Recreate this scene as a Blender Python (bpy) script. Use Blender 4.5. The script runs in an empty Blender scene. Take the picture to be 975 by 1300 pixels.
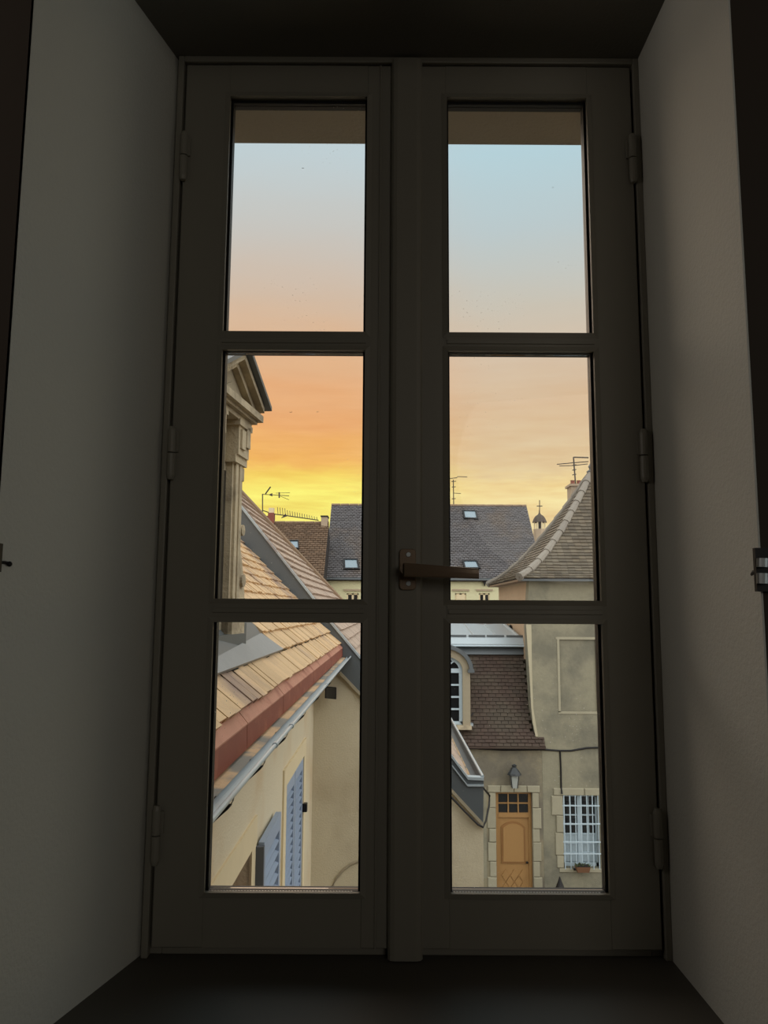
import bpy, math, random
from mathutils import Vector, Matrix
random.seed(7)
S = bpy.context.scene
COL = S.collection
# ------------------------------------------------------------------ camera
F = 977.0; PITCH = math.radians(7.2); ROLL = math.radians(0.33)
cam_d = bpy.data.cameras.new('camera'); cam = bpy.data.objects.new('camera', cam_d); COL.objects.link(cam)
cam_d.sensor_fit = 'HORIZONTAL'; cam_d.sensor_width = 36.0; cam_d.lens = F/975*36.0
cam_d.clip_start = 0.02; cam_d.clip_end = 2000
CR = Matrix.Rotation(math.pi/2+PITCH, 3, 'X') @ Matrix.Rotation(ROLL, 3, 'Z')
cam.rotation_euler = CR.to_euler(); cam.location = (0, 0, 0)
S.camera = cam
# ------------------------------------------------------------------ view
S.view_settings.view_transform = 'Standard'; S.view_settings.look = 'None'
S.view_settings.gamma = 1.0; S.view_settings.use_curve_mapping = False
S.view_settings.exposure = 0.0
S.cycles.max_bounces = 14; S.cycles.diffuse_bounces = 7; S.cycles.transparent_max_bounces = 24
S.cycles.caustics_reflective = False; S.cycles.caustics_refractive = False
S.cycles.sample_clamp_indirect = 4.0

def lin(c):
    return tuple((v/255/12.92 if v/255 <= .04045 else ((v/255+.055)/1.055)**2.4) for v in c) + (1.0,)
# ------------------------------------------------------------------ sky
W = bpy.data.worlds.new('sky'); S.world = W; W.use_nodes = True
W.cycles.sampling_method = 'MANUAL'; W.cycles.sample_map_resolution = 1024
def sky():
    nt = W.node_tree; N = nt.nodes; L = nt.links; N.clear()
    def n(t, **k):
        o = N.new(t)
        for a, b in k.items(): setattr(o, a, b)
        return o
    def m(op, a, b=None, c=None, clamp=False):
        o = n('ShaderNodeMath', operation=op, use_clamp=clamp)
        for i, v in enumerate((a, b, c)):
            if v is None: continue
            if isinstance(v, (int, float)): o.inputs[i].default_value = v
            else: L.new(v, o.inputs[i])
        return o.outputs[0]
    def ramp(fac, stops):
        r = n('ShaderNodeValToRGB'); e = r.color_ramp.elements
        while len(e) < len(stops): e.new(0.5)
        for k, (p, c) in enumerate(stops): e[k].position = p; e[k].color = lin(c)
        L.new(fac, r.inputs[0]); return r.outputs[0]
    def mix(f, a, b):
        o = n('ShaderNodeMix', data_type='RGBA'); L.new(f, o.inputs[0]); L.new(a, o.inputs[6]); L.new(b, o.inputs[7]); return o.outputs[2]
    tc = n('ShaderNodeTexCoord'); sp = n('ShaderNodeSeparateXYZ'); L.new(tc.outputs['Generated'], sp.inputs[0])
    x, y, z = sp.outputs
    hz = m('SQRT', m('ADD', m('MULTIPLY', x, x), m('MULTIPLY', y, y)))
    el = m('ARCTAN2', z, hz)                      # elevation, radians
    az = m('ARCTAN2', x, y)                       # 0 = straight ahead
    mp = n('ShaderNodeMapping'); mp.inputs['Scale'].default_value = (1.0, 1.0, 4.6); L.new(tc.outputs['Generated'], mp.inputs[0])
    nz = n('ShaderNodeTexNoise'); nz.inputs['Scale'].default_value = 5.5; nz.inputs['Detail'].default_value = 7; nz.inputs['Roughness'].default_value = .62
    nz.inputs['Distortion'].default_value = .5
    L.new(mp.outputs[0], nz.inputs[0])
    nf = nz.outputs['Fac']
    low = m('SUBTRACT', 1.0, m('DIVIDE', el, .45, clamp=True))
    wob = m('MULTIPLY', m('SUBTRACT', nf, .5), m('MULTIPLY_ADD', low, .09, .02))
    e2 = m('DIVIDE', m('ADD', el, wob), 1.5708, clamp=True)
    D = math.pi/180
    def P(deg): return deg/90
    warm = ramp(e2, [(0, (255, 238, 130)), (P(8.3), (255, 240, 120)), (P(9.8), (254, 220, 108)), (P(11.2), (247, 185, 102)),
        (P(13.5), (240, 175, 116)), (P(16.5), (235, 179, 132)), (P(19), (228, 184, 145)), (P(22.5), (215, 190, 168)), (P(27), (204, 200, 194)), (P(32), (197, 211, 216)), (P(50), (196, 208, 214)), (1, (194, 206, 214))])
    cool = ramp(e2, [(0, (236, 212, 158)), (P(7), (238, 212, 156)), (P(8.6), (247, 222, 158)), (P(9.8), (230, 202, 154)),
        (P(12), (223, 194, 154)), (P(15), (221, 191, 157)), (P(18), (218, 195, 170)), (P(22), (206, 198, 184)), (P(27), (192, 205, 208)), (P(32), (186, 213, 222)), (P(50), (190, 208, 216)), (1, (194, 206, 214))])
    back = ramp(e2, [(0, (205, 200, 196)), (P(15), (202, 203, 204)), (P(40), (194, 206, 214)), (1, (194, 206, 214))])
    da = m('ABSOLUTE', m('ADD', az, 7*D))
    f1 = m('DIVIDE', m('SUBTRACT', da, 3*D), 13*D, clamp=True)
    f1 = m('MULTIPLY', m('MULTIPLY', f1, f1), m('MULTIPLY_ADD', f1, -2.0, 3.0))
    f2 = m('DIVIDE', m('SUBTRACT', da, 40*D), 70*D, clamp=True)
    c = mix(f2, mix(f1, warm, cool), back)
    # cloud streaks close to the horizon, in front of the glow
    mp2 = n('ShaderNodeMapping'); mp2.inputs['Scale'].default_value = (1.4, 1.4, 11); L.new(tc.outputs['Generated'], mp2.inputs[0])
    nz2 = n('ShaderNodeTexNoise'); nz2.inputs['Scale'].default_value = 7; nz2.inputs['Detail'].default_value = 8; nz2.inputs['Roughness'].default_value = .6
    L.new(mp2.outputs[0], nz2.inputs[0])
    st = m('MULTIPLY', m('SUBTRACT', nz2.outputs['Fac'], .5), m('MULTIPLY', m('MULTIPLY', low, low), 2.0))
    sm = n('ShaderNodeMix', data_type='RGBA', blend_type='MULTIPLY'); sm.inputs[0].default_value = 1
    cc = n('ShaderNodeCombineColor')
    L.new(m('ADD', 1.0, m('MULTIPLY', st, .35)), cc.inputs[0]); L.new(m('ADD', 1.0, m('MULTIPLY', st, .8)), cc.inputs[1]); L.new(m('ADD', 1.0, m('MULTIPLY', st, 1.1)), cc.inputs[2])
    L.new(c, sm.inputs[6]); L.new(cc.outputs[0], sm.inputs[7])
    bg = n('ShaderNodeBackground'); bg.inputs[1].default_value = 1.0; L.new(sm.outputs[2], bg.inputs[0])
    out = n('ShaderNodeOutputWorld'); L.new(bg.outputs[0], out.inputs[0])
sky()

# ------------------------------------------------------------------ lamps
def sun(name, az, el, ang, power, col):
    l = bpy.data.lights.new(name, 'SUN'); l.energy = power; l.angle = math.radians(ang); l.color = col
    o = bpy.data.objects.new(name, l); COL.objects.link(o)
    a, e = math.radians(az), math.radians(el)
    d = Vector((math.sin(a)*math.cos(e), math.cos(a)*math.cos(e), math.sin(e)))      # towards the light
    o.rotation_euler = d.to_track_quat('Z', 'Y').to_euler(); o.location = (0, 0, 30)
sun('evening_sun', -30, 17, 50, 1.2, (1.0, .76, .56))          # glow of the sunset
sun('back_fill_sun', 150, 48, 130, 2.9, (1.0, .97, .93))     # added soft fill from behind the house, no real source there
def lamp(name, loc, target, size, power, col):
    l = bpy.data.lights.new(name, 'AREA'); l.shape = 'DISK'; l.size = size; l.energy = power; l.color = col
    o = bpy.data.objects.new(name, l); COL.objects.link(o); o.location = loc
    o.rotation_euler = (Vector(loc)-Vector(target)).to_track_quat('Z', 'Y').to_euler()
lamp('room_fill', (1.2, -2.4, .9), (0, 1.2, .1), 1.5, 7.0, (1.0, .93, .82))  # unseen fill added to lift the room side of the frame
lamp('reveal_fill', (1.85, .45, .25), (-.4, 1.0, .05), .5, 2.6, (.95, 1.0, .95))  # added fill, no real fitting, brightens the left reveal
lamp('reveal_fill', (-1.6, .45, .75), (.42, 1.0, .35), .5, 3.7, (1.0, .90, .80))  # its warmer counterpart, added for the right reveal

# ------------------------------------------------------------------ pixel geometry (real points at real depths)
def ray(px, py):
    return (CR @ Vector(((px-487.5)/F, -(py-650.0)/F, -1.0))).normalized()
def P(px, py, Y):
    d = ray(px, py); return d*(Y/d.y)
YAW = -math.atan(9.5/985.0)
RZ = Matrix.Rotation(YAW, 4, 'Z'); RZI = RZ.inverted()
def PL(px, py, Y):                        # the same in the left house's own frame
    d = RZI.to_3x3() @ ray(px, py); return d*(Y/d.y)
def hitL(px, py, p0, nrm):
    d = RZI.to_3x3() @ ray(px, py); p0 = Vector(p0); nrm = Vector(nrm)
    return d*(p0.dot(nrm)/d.dot(nrm))

# ------------------------------------------------------------------ materials
MATS = {}
def mat(name, col, rough=.7, metal=0.0, var=.0, vscale=4.0, bump=0.0, bscale=40.0, island=0.0, objr=0.0, spec=.5, col2=None, c2scale=1.0, c2lo=.45, c2hi=.62, stretch=(1, 1, 1)):
    mt = bpy.data.materials.new(name); mt.use_nodes = True; nt = mt.node_tree; N = nt.nodes; L = nt.links
    b = N['Principled BSDF']; b.inputs['Roughness'].default_value = rough; b.inputs['Metallic'].default_value = metal
    b.inputs['Specular IOR Level'].default_value = spec
    tc = N.new('ShaderNodeTexCoord'); mp = N.new('ShaderNodeMapping'); mp.inputs['Scale'].default_value = stretch
    geo = N.new('ShaderNodeNewGeometry'); L.new(geo.outputs['Position'], mp.inputs[0])
    rgb = N.new('ShaderNodeRGB'); rgb.outputs[0].default_value = lin(col); c = rgb.outputs[0]
    def noise(sc, det=5, ro=.6):
        q = N.new('ShaderNodeTexNoise'); q.inputs['Scale'].default_value = sc; q.inputs['Detail'].default_value = det; q.inputs['Roughness'].default_value = ro
        L.new(mp.outputs[0], q.inputs[0]); return q.outputs['Fac']
    if col2:
        r = N.new('ShaderNodeMapRange'); r.inputs[1].default_value = c2lo; r.inputs[2].default_value = c2hi; L.new(noise(c2scale), r.inputs[0])
        mx = N.new('ShaderNodeMix'); mx.data_type = 'RGBA'; mx.inputs[7].default_value = lin(col2); L.new(r.outputs[0], mx.inputs[0]); L.new(c, mx.inputs[6]); c = mx.outputs[2]
    terms = []
    if var: terms.append((noise(vscale), var*2))
    if island: terms.append((geo.outputs['Random Per Island'], island))
    if objr:
        oi = N.new('ShaderNodeObjectInfo'); terms.append((oi.outputs['Random'], objr))
    if terms:
        acc = None
        for t, k in terms:
            q = N.new('ShaderNodeMath'); q.operation = 'MULTIPLY_ADD'; L.new(t, q.inputs[0]); q.inputs[1].default_value = k
            if acc is None: q.inputs[2].default_value = 1 - sum(k2 for _, k2 in terms)/2
            else: L.new(acc, q.inputs[2])
            acc = q.outputs[0]
        hs = N.new('ShaderNodeHueSaturation'); L.new(acc, hs.inputs['Value']); L.new(c, hs.inputs['Color']); c = hs.outputs[0]
    L.new(c, b.inputs['Base Color'])
    if bump:
        bp = N.new('ShaderNodeBump'); bp.inputs['Strength'].default_value = bump; bp.inputs['Distance'].default_value = .01
        L.new(noise(bscale, 6), bp.inputs['Height']); L.new(bp.outputs[0], b.inputs['Normal'])
    MATS[name] = mt; return mt
M = MATS
mat('frame_paint', (150, 146, 134), .45, var=.04, vscale=3)
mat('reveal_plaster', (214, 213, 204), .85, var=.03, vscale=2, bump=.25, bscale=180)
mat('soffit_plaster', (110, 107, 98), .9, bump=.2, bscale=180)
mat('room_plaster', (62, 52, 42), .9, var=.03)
mat('sill_board', (86, 82, 74), .6, var=.05, vscale=6)
mat('floor_wood', (96, 72, 50), .5, var=.1, stretch=(1, 8, 1))
mat('gasket', (16, 16, 17), .5)
mat('spacer_metal', (185, 190, 192), .3, metal=.9)
mat('handle_metal', (150, 128, 106), .3, metal=.25)
mat('dark_iron', (26, 23, 22), .5, metal=.3)
mat('facade_render', (168, 160, 148), .9, var=.08, vscale=3, bump=.3, bscale=120)
mat('tile_warm', (208, 174, 130), .42, var=.12, vscale=30, objr=.22, island=.1, bump=.4, bscale=60, col2=(140, 116, 106), c2scale=1.3, c2lo=.52, c2hi=.68, spec=.6)
mat('tile_stone', (176, 154, 136), .5, var=.1, vscale=20, island=.22, bump=.3, bscale=60, spec=.6)
mat('roof_felt', (40, 32, 28), .9)
mat('zinc', (100, 105, 107), .45, metal=.35, var=.1, vscale=2.5, bump=.1, bscale=8)
mat('zinc_light', (176, 186, 190), .4, metal=.3, var=.1, vscale=1.4, col2=(150, 128, 120), c2scale=.9, c2lo=.58, c2hi=.7)
mat('apron_zinc', (150, 150, 148), .6, metal=.2, var=.12, vscale=14, bump=.3, bscale=30)
mat('red_fascia', (134, 66, 50), .5, var=.1, vscale=5, col2=(160, 96, 74), c2scale=9, c2lo=.5, c2hi=.7)
mat('fascia_lit_top', (184, 128, 106), .5, var=.15, vscale=9, col2=(150, 86, 70), c2scale=7, c2lo=.5, c2hi=.65)  # paler red: light on the fascia's top face put into the colour
mat('cornice_stone', (206, 172, 132), .8, var=.12, vscale=9, col2=(140, 134, 122), c2scale=3.5, c2lo=.46, c2hi=.58, bump=.5, bscale=30)
mat('yellow_render', (220, 207, 178), .92, var=.08, vscale=2.2, bump=.5, bscale=70, col2=(208, 186, 150), c2scale=1.1)
mat('wing_render', (204, 192, 164), .92, var=.06, vscale=2.5, bump=.4, bscale=60, col2=(186, 172, 144), c2scale=.9)
mat('trim_stone', (224, 206, 168), .85, var=.06, vscale=8)
mat('shutter_blue', (152, 166, 186), .6, var=.04)
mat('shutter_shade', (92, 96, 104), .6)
mat('lantern_grey', (64, 67, 68), .5, metal=.3)
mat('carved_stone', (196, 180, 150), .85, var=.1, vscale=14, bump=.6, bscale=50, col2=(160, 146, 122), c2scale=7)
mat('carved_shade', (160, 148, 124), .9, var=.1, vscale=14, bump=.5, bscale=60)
mat('grey_render', (148, 142, 120), .95, var=.16, vscale=11, bump=.9, bscale=16, col2=(122, 118, 102), c2scale=.8, c2lo=.44, c2hi=.6)
mat('grey_render_low', (150, 140, 114), .95, var=.16, vscale=11, bump=.9, bscale=16, col2=(120, 113, 98), c2scale=.9, c2lo=.44, c2hi=.6)
mat('side_glow_render', (186, 158, 128), .95, var=.1, vscale=3, bump=.6, bscale=14)  # warm light on the side wall put into the render colour
mat('pale_mortar', (188, 178, 150), .9, var=.08, vscale=3)
mat('block_stone', (164, 157, 134), .9, var=.12, vscale=5, objr=.14, bump=.6, bscale=18)
mat('tile_dark', (78, 68, 55), .75, var=.1, vscale=6, island=.3, col2=(72, 56, 46), c2scale=1.1, c2lo=.42, c2hi=.6)
mat('tile_grey', (101, 91, 74), .75, var=.14, vscale=5, island=.6, col2=(90, 78, 60), c2scale=1.2, c2lo=.42, c2hi=.6)
mat('tile_brown_far', (102, 80, 60), .8, var=.12, vscale=3, island=.3)
mat('slate_far', (96, 92, 92), .6, var=.12, vscale=.9, island=.16, col2=(106, 94, 84), c2scale=.5, c2lo=.5, c2hi=.7)
mat('ridge_clay', (140, 116, 92), .8, var=.15, vscale=8, objr=.2)
mat('lichen_clay', (136, 128, 116), .8, var=.15, vscale=10, objr=.15)
mat('cream_render', (214, 208, 168), .9, var=.05, vscale=1.5)
mat('white_paint', (190, 206, 214), .5, var=.03)
mat('window_dark', (30, 32, 34), .12, spec=.8)
mat('curtain', (176, 190, 196), .8, var=.08, vscale=12, stretch=(6, 1, 1))
mat('skylight_glass', (120, 140, 150), .08, spec=1.0)
mat('oak', (166, 126, 76), .5, var=.1, vscale=7, stretch=(8, 1, 1.2), bump=.2, bscale=30)
mat('oak_dark', (146, 104, 58), .5, var=.08, vscale=7, stretch=(8, 1, 1.2))
mat('lamp_glass', (168, 172, 166), .25)
mat('brick_red', (136, 78, 62), .85, var=.1, vscale=6)
mat('chimney_render', (176, 156, 132), .9, var=.1, vscale=4)
mat('antenna_metal', (74, 66, 60), .5, metal=.5)
mat('rust_pipe', (74, 58, 46), .7)
mat('terracotta', (120, 84, 58), .8)
mat('soil', (34, 27, 20), .95)
mat('leaf', (60, 72, 40), .7)
mat('bird_dark', (30, 26, 26), .8)
mat('paving', (112, 106, 96), .9, var=.1, vscale=1.2, bump=.4, bscale=6)
def glass_mat():
    mt = bpy.data.materials.new('window_glass'); mt.use_nodes = True; nt = mt.node_tree; N = nt.nodes; L = nt.links; N.clear()
    tr = N.new('ShaderNodeBsdfTransparent'); tr.inputs[0].default_value = (.985, .99, .985, 1)
    gl = N.new('ShaderNodeBsdfGlossy'); gl.inputs['Roughness'].default_value = .01
    lw = N.new('ShaderNodeFresnel'); lw.inputs[0].default_value = 1.25
    mx = N.new('ShaderNodeMixShader'); L.new(lw.outputs[0], mx.inputs[0]); L.new(tr.outputs[0], mx.inputs[1]); L.new(gl.outputs[0], mx.inputs[2])
    # fine dust specks and dried drops on the glass
    geo = N.new('ShaderNodeNewGeometry')
    vo = N.new('ShaderNodeTexVoronoi'); vo.inputs['Scale'].default_value = 170; L.new(geo.outputs['Position'], vo.inputs['Vector'])
    sp = N.new('ShaderNodeSeparateColor'); L.new(vo.outputs['Color'], sp.inputs[0])
    nz = N.new('ShaderNodeTexNoise'); nz.inputs['Scale'].default_value = 5; L.new(geo.outputs['Position'], nz.inputs[0])
    th = N.new('ShaderNodeMapRange'); th.inputs[1].default_value = .42; th.inputs[2].default_value = .66; th.inputs[3].default_value = 0.0; th.inputs[4].default_value = .15
    L.new(nz.outputs['Fac'], th.inputs[0])
    r = N.new('ShaderNodeMath'); r.operation = 'MULTIPLY'; L.new(sp.outputs[0], r.inputs[0]); L.new(th.outputs[0], r.inputs[1])
    lt = N.new('ShaderNodeMath'); lt.operation = 'LESS_THAN'; L.new(vo.outputs['Distance'], lt.inputs[0]); L.new(r.outputs[0], lt.inputs[1])
    sc = N.new('ShaderNodeMath'); sc.operation = 'MULTIPLY'; sc.inputs[1].default_value = .55; L.new(lt.outputs[0], sc.inputs[0])
    df = N.new('ShaderNodeBsdfDiffuse'); df.inputs[0].default_value = (.8, .8, .8, 1)
    tl = N.new('ShaderNodeBsdfTranslucent'); tl.inputs[0].default_value = (.9, .9, .9, 1)
    m2 = N.new('ShaderNodeMixShader'); m2.inputs[0].default_value = .7; L.new(df.outputs[0], m2.inputs[1]); L.new(tl.outputs[0], m2.inputs[2])
    m3 = N.new('ShaderNodeMixShader'); L.new(sc.outputs[0], m3.inputs[0]); L.new(mx.outputs[0], m3.inputs[1]); L.new(m2.outputs[0], m3.inputs[2])
    o = N.new('ShaderNodeOutputMaterial'); L.new(m3.outputs[0], o.inputs[0])
    MATS['window_glass'] = mt
glass_mat()

# ------------------------------------------------------------------ mesh builder
class MB:
    def __init__(s, T=None): s.v = []; s.f = []; s.T = T
    def add(s, vs, fs):
        k = len(s.v); s.v += [Vector(p) for p in vs]; s.f += [tuple(i+k for i in f) for f in fs]; return s
    def box(s, x0, x1, y0, y1, z0, z1):
        return s.add([(x0, y0, z0), (x1, y0, z0), (x1, y1, z0), (x0, y1, z0), (x0, y0, z1), (x1, y0, z1), (x1, y1, z1), (x0, y1, z1)],
                     [(0, 3, 2, 1), (4, 5, 6, 7), (0, 1, 5, 4), (1, 2, 6, 5), (2, 3, 7, 6), (3, 0, 4, 7)])
    def cbox(s, x0, x1, y0, y1, z0, z1, c):       # box with its front (low y) edges chamfered
        return s.add([(x0, y1, z0), (x1, y1, z0), (x1, y1, z1), (x0, y1, z1), (x0, y0+c, z0), (x1, y0+c, z0), (x1, y0+c, z1), (x0, y0+c, z1),
                      (x0+c, y0, z0+c), (x1-c, y0, z0+c), (x1-c, y0, z1-c), (x0+c, y0, z1-c)],
                     [(0, 3, 2, 1), (8, 9, 10, 11), (4, 5, 9, 8), (5, 6, 10, 9), (6, 7, 11, 10), (7, 4, 8, 11), (0, 1, 5, 4), (1, 2, 6, 5), (2, 3, 7, 6), (3, 0, 4, 7)])
    def prism(s, pts, ext):                       # polygon swept along ext
        n = len(pts); e = Vector(ext); a = [Vector(p) for p in pts]
        return s.add(a+[p+e for p in a], [tuple(range(n))[::-1], tuple(range(n, 2*n))]+[(i, (i+1) % n, n+(i+1) % n, n+i) for i in range(n)])
    def tube(s, path, r, n=8, r2=None, cap=True):
        path = [Vector(p) for p in path]; k = len(path); rings = []; up = None
        for i, p in enumerate(path):
            d = (path[min(i+1, k-1)]-path[max(i-1, 0)]).normalized()
            a = Vector((0, 0, 1)) if abs(d.z) < .9 else Vector((1, 0, 0))
            u = d.cross(a).normalized(); w = d.cross(u)
            rr = r if r2 is None else r+(r2-r)*i/(k-1)
            rings.append([p+(u*math.cos(t)+w*math.sin(t))*rr for t in [2*math.pi*j/n for j in range(n)]])
        vs = [q for g in rings for q in g]; fs = []
        for i in range(k-1):
            for j in range(n): fs.append((i*n+j, i*n+(j+1) % n, (i+1)*n+(j+1) % n, (i+1)*n+j))
        if cap: fs += [tuple(range(n))[::-1], tuple(range((k-1)*n, k*n))]
        return s.add(vs, fs)
    def lathe(s, c, prof, n=16, squash=1.0):      # prof: (r, z)
        c = Vector(c); vs = []; fs = []
        for r, z in prof:
            for j in range(n): vs.append(c+Vector((math.cos(2*math.pi*j/n)*r, math.sin(2*math.pi*j/n)*r*squash, z)))
        for i in range(len(prof)-1):
            for j in range(n): fs.append((i*n+j, i*n+(j+1) % n, (i+1)*n+(j+1) % n, (i+1)*n+j))
        fs += [tuple(range(n))[::-1], tuple(range((len(prof)-1)*n, len(prof)*n))]
        return s.add(vs, fs)
    def ball(s, c, r, n=10, sc=(1, 1, 1)):
        c = Vector(c); vs = []; fs = []; m_ = n//2
        for i in range(m_+1):
            t = math.pi*i/m_
            for j in range(n): vs.append(c+Vector((math.sin(t)*math.cos(2*math.pi*j/n)*r*sc[0], math.sin(t)*math.sin(2*math.pi*j/n)*r*sc[1], math.cos(t)*r*sc[2])))
        for i in range(m_):
            for j in range(n): fs.append((i*n+j, (i+1)*n+j, (i+1)*n+(j+1) % n, i*n+(j+1) % n))
        return s.add(vs, fs)
    def grid(s, rows):                            # rows of points
        k = len(rows[0]); vs = [p for r in rows for p in r]; fs = []
        for i in range(len(rows)-1):
            for j in range(k-1): fs.append((i*k+j, i*k+j+1, (i+1)*k+j+1, (i+1)*k+j))
        return s.add(vs, fs)
    def tile(s, a, b, c, d, nrm, t):              # lower left, lower right, upper right, upper left
        a, b, c, d = Vector(a), Vector(b), Vector(c), Vector(d); n_ = Vector(nrm)*t
        return s.add([a, b, a+n_, b+n_, c+n_*.15, d+n_*.15], [(2, 3, 4, 5), (0, 1, 3, 2), (0, 2, 5), (1, 4, 3)])
    def build(s, name, m_, parent=None, smooth=False, kind=None, bevel=0.0):
        me = bpy.data.meshes.new(name)
        vs = [(s.T @ v) for v in s.v] if s.T is not None else s.v
        me.from_pydata([tuple(v) for v in vs], [], s.f); me.validate(); me.materials.append(M[m_] if isinstance(m_, str) else m_)
        import bmesh
        bm = bmesh.new(); bm.from_mesh(me); bmesh.ops.recalc_face_normals(bm, faces=bm.faces); bm.to_mesh(me); bm.free()
        if smooth:
            for p in me.polygons: p.use_smooth = True
        o = bpy.data.objects.new(name, me); COL.objects.link(o)
        if bevel:
            b = o.modifiers.new('bevel', 'BEVEL'); b.width = bevel; b.segments = 2; b.limit_method = 'ANGLE'
        if parent: attach(o, parent)
        if kind: o['kind'] = kind
        return o
WM = {}
def attach(o, parent):
    o.parent = parent; o.matrix_parent_inverse = WM.get(parent.name, Matrix()).inverted()
def empty(name, loc, label=None, cat=None, group=None, kind=None):
    o = bpy.data.objects.new(name, None); COL.objects.link(o); o.location = loc; o.empty_display_size = .1
    WM[o.name] = Matrix.Translation(loc)
    tag(o, label, cat, group, kind); return o
def tag(o, label=None, cat=None, group=None, kind=None):
    if label: o['label'] = label
    if cat: o['category'] = cat
    if group: o['group'] = group
    if kind: o['kind'] = kind
    return o
def clone(src, mtx, parent):                      # shares mesh data
    c = src.copy(); COL.objects.link(c); c.matrix_basis = mtx; attach(c, parent); return c
def holed(mb, axis, a0, a1, z0, z1, d0, d1, holes, fn=None):
    """wall slab with rectangular holes; axis 'x': runs along x, thick in y; axis 'y': runs along y, thick in x"""
    A = sorted({a0, a1, *[h[0] for h in holes], *[h[1] for h in holes]}); Z = sorted({z0, z1, *[h[2] for h in holes], *[h[3] for h in holes]})
    A = [a for a in A if a0 <= a <= a1]; Z = [z for z in Z if z0 <= z <= z1]
    def solid(i, j):
        if i < 0 or j < 0 or i >= len(A)-1 or j >= len(Z)-1: return False
        ca = (A[i]+A[i+1])/2; cz = (Z[j]+Z[j+1])/2
        return not any(h[0] < ca < h[1] and h[2] < cz < h[3] for h in holes)
    def p(a, d, z):
        q = Vector((a, d, z)) if axis == 'x' else Vector((d, a, z))
        return fn(q) if fn else q
    for i in range(len(A)-1):
        for j in range(len(Z)-1):
            if not solid(i, j): continue
            l, r, b, t = A[i], A[i+1], Z[j], Z[j+1]
            for d in (d0, d1): mb.add([p(l, d, b), p(r, d, b), p(r, d, t), p(l, d, t)], [(0, 1, 2, 3)])
            if not solid(i-1, j): mb.add([p(l, d0, b), p(l, d1, b), p(l, d1, t), p(l, d0, t)], [(0, 1, 2, 3)])
            if not solid(i+1, j): mb.add([p(r, d0, b), p(r, d1, b), p(r, d1, t), p(r, d0, t)], [(0, 1, 2, 3)])
            if not solid(i, j-1): mb.add([p(l, d0, b), p(r, d0, b), p(r, d1, b), p(l, d1, b)], [(0, 1, 2, 3)])
            if not solid(i, j+1): mb.add([p(l, d0, t), p(r, d0, t), p(r, d1, t), p(l, d1, t)], [(0, 1, 2, 3)])
    return mb

# ================================================================== THE ROOM
WY = 1.2                       # front face of the sashes
FL, FR = -.352, .426           # window frame, left and right
ZT, ZB = .928, -.508           # window frame top, sill plane
RY = .872                      # room face of the window wall
ROOM = dict(x0=-1.9, x1=2.2, y0=-3.2, z0=-1.5, z1=1.35)
def build_room():
    r = ROOM
    LX, RX = FL-.28*(WY-RY)+.004, .4255                   # opening in the room face
    mb = MB(); holed(mb, 'x', -7, 7, -7, 1.7, RY, 1.42, [(LX-.0, .428, ZB-.06, ZT+.08)])
    mb.build('wall_front', 'room_plaster', kind='structure')
    # splayed lining of the opening
    MB().prism([(LX-.003, RY, ZB-.05), (LX, RY, ZB-.05), (FL, WY+.02, ZB-.05), (FL, 1.419, ZB-.05), (LX-.003, 1.419, ZB-.05)], (0, 0, ZT-ZB+.13)).build('trim_1', 'reveal_plaster', kind='structure')
    MB().prism([(.4278, RY, ZB-.05), (RX, RY, ZB-.05), (FR, WY+.02, ZB-.05), (FR, 1.419, ZB-.05), (.4278, 1.419, ZB-.05)], (0, 0, ZT-ZB+.13)).build('trim_2', 'reveal_plaster', kind='structure')
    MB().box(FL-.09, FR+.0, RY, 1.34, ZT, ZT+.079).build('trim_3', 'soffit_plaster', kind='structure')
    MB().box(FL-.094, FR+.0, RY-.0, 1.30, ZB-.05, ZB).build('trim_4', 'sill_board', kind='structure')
    # outside: projecting render band over the opening, stone sill, jambs
    MB().box(FL-.02, FR+.02, 1.33, 1.46, OUT_Z, OUT_Z+.35).build('trim_5', 'facade_render', kind='structure')
    MB().prism([(FL-.05, 1.30, ZB-.04), (FL-.05, 1.50, ZB-.06), (FL-.05, 1.50, ZB-.13), (FL-.05, 1.30, ZB-.13)], (FR-FL+.1, 0, 0)).build('trim_6', 'trim_stone', kind='structure')
    t = .12
    MB().box(r['x0']-t, r['x0'], r['y0']-t, RY, r['z0'], r['z1']).build('wall_left', 'room_plaster', kind='structure')
    MB().box(r['x1'], r['x1']+t, r['y0']-t, RY, r['z0'], r['z1']).build('wall_right', 'room_plaster', kind='structure')
    MB().box(r['x0'], r['x1'], r['y0']-t, r['y0'], r['z0'], r['z1']).build('wall_back', 'room_plaster', kind='structure')
    MB().box(r['x0']-t, r['x1']+t, r['y0']-t, RY, r['z0']-.1, r['z0']).build('floor', 'floor_wood', kind='structure')
    MB().box(r['x0']-t, r['x1']+t, r['y0']-t, RY, r['z1'], r['z1']+.1).build('ceiling', 'room_plaster', kind='structure')
OUT_Z = P(600, 183.5, 1.46).z
build_room()

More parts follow.
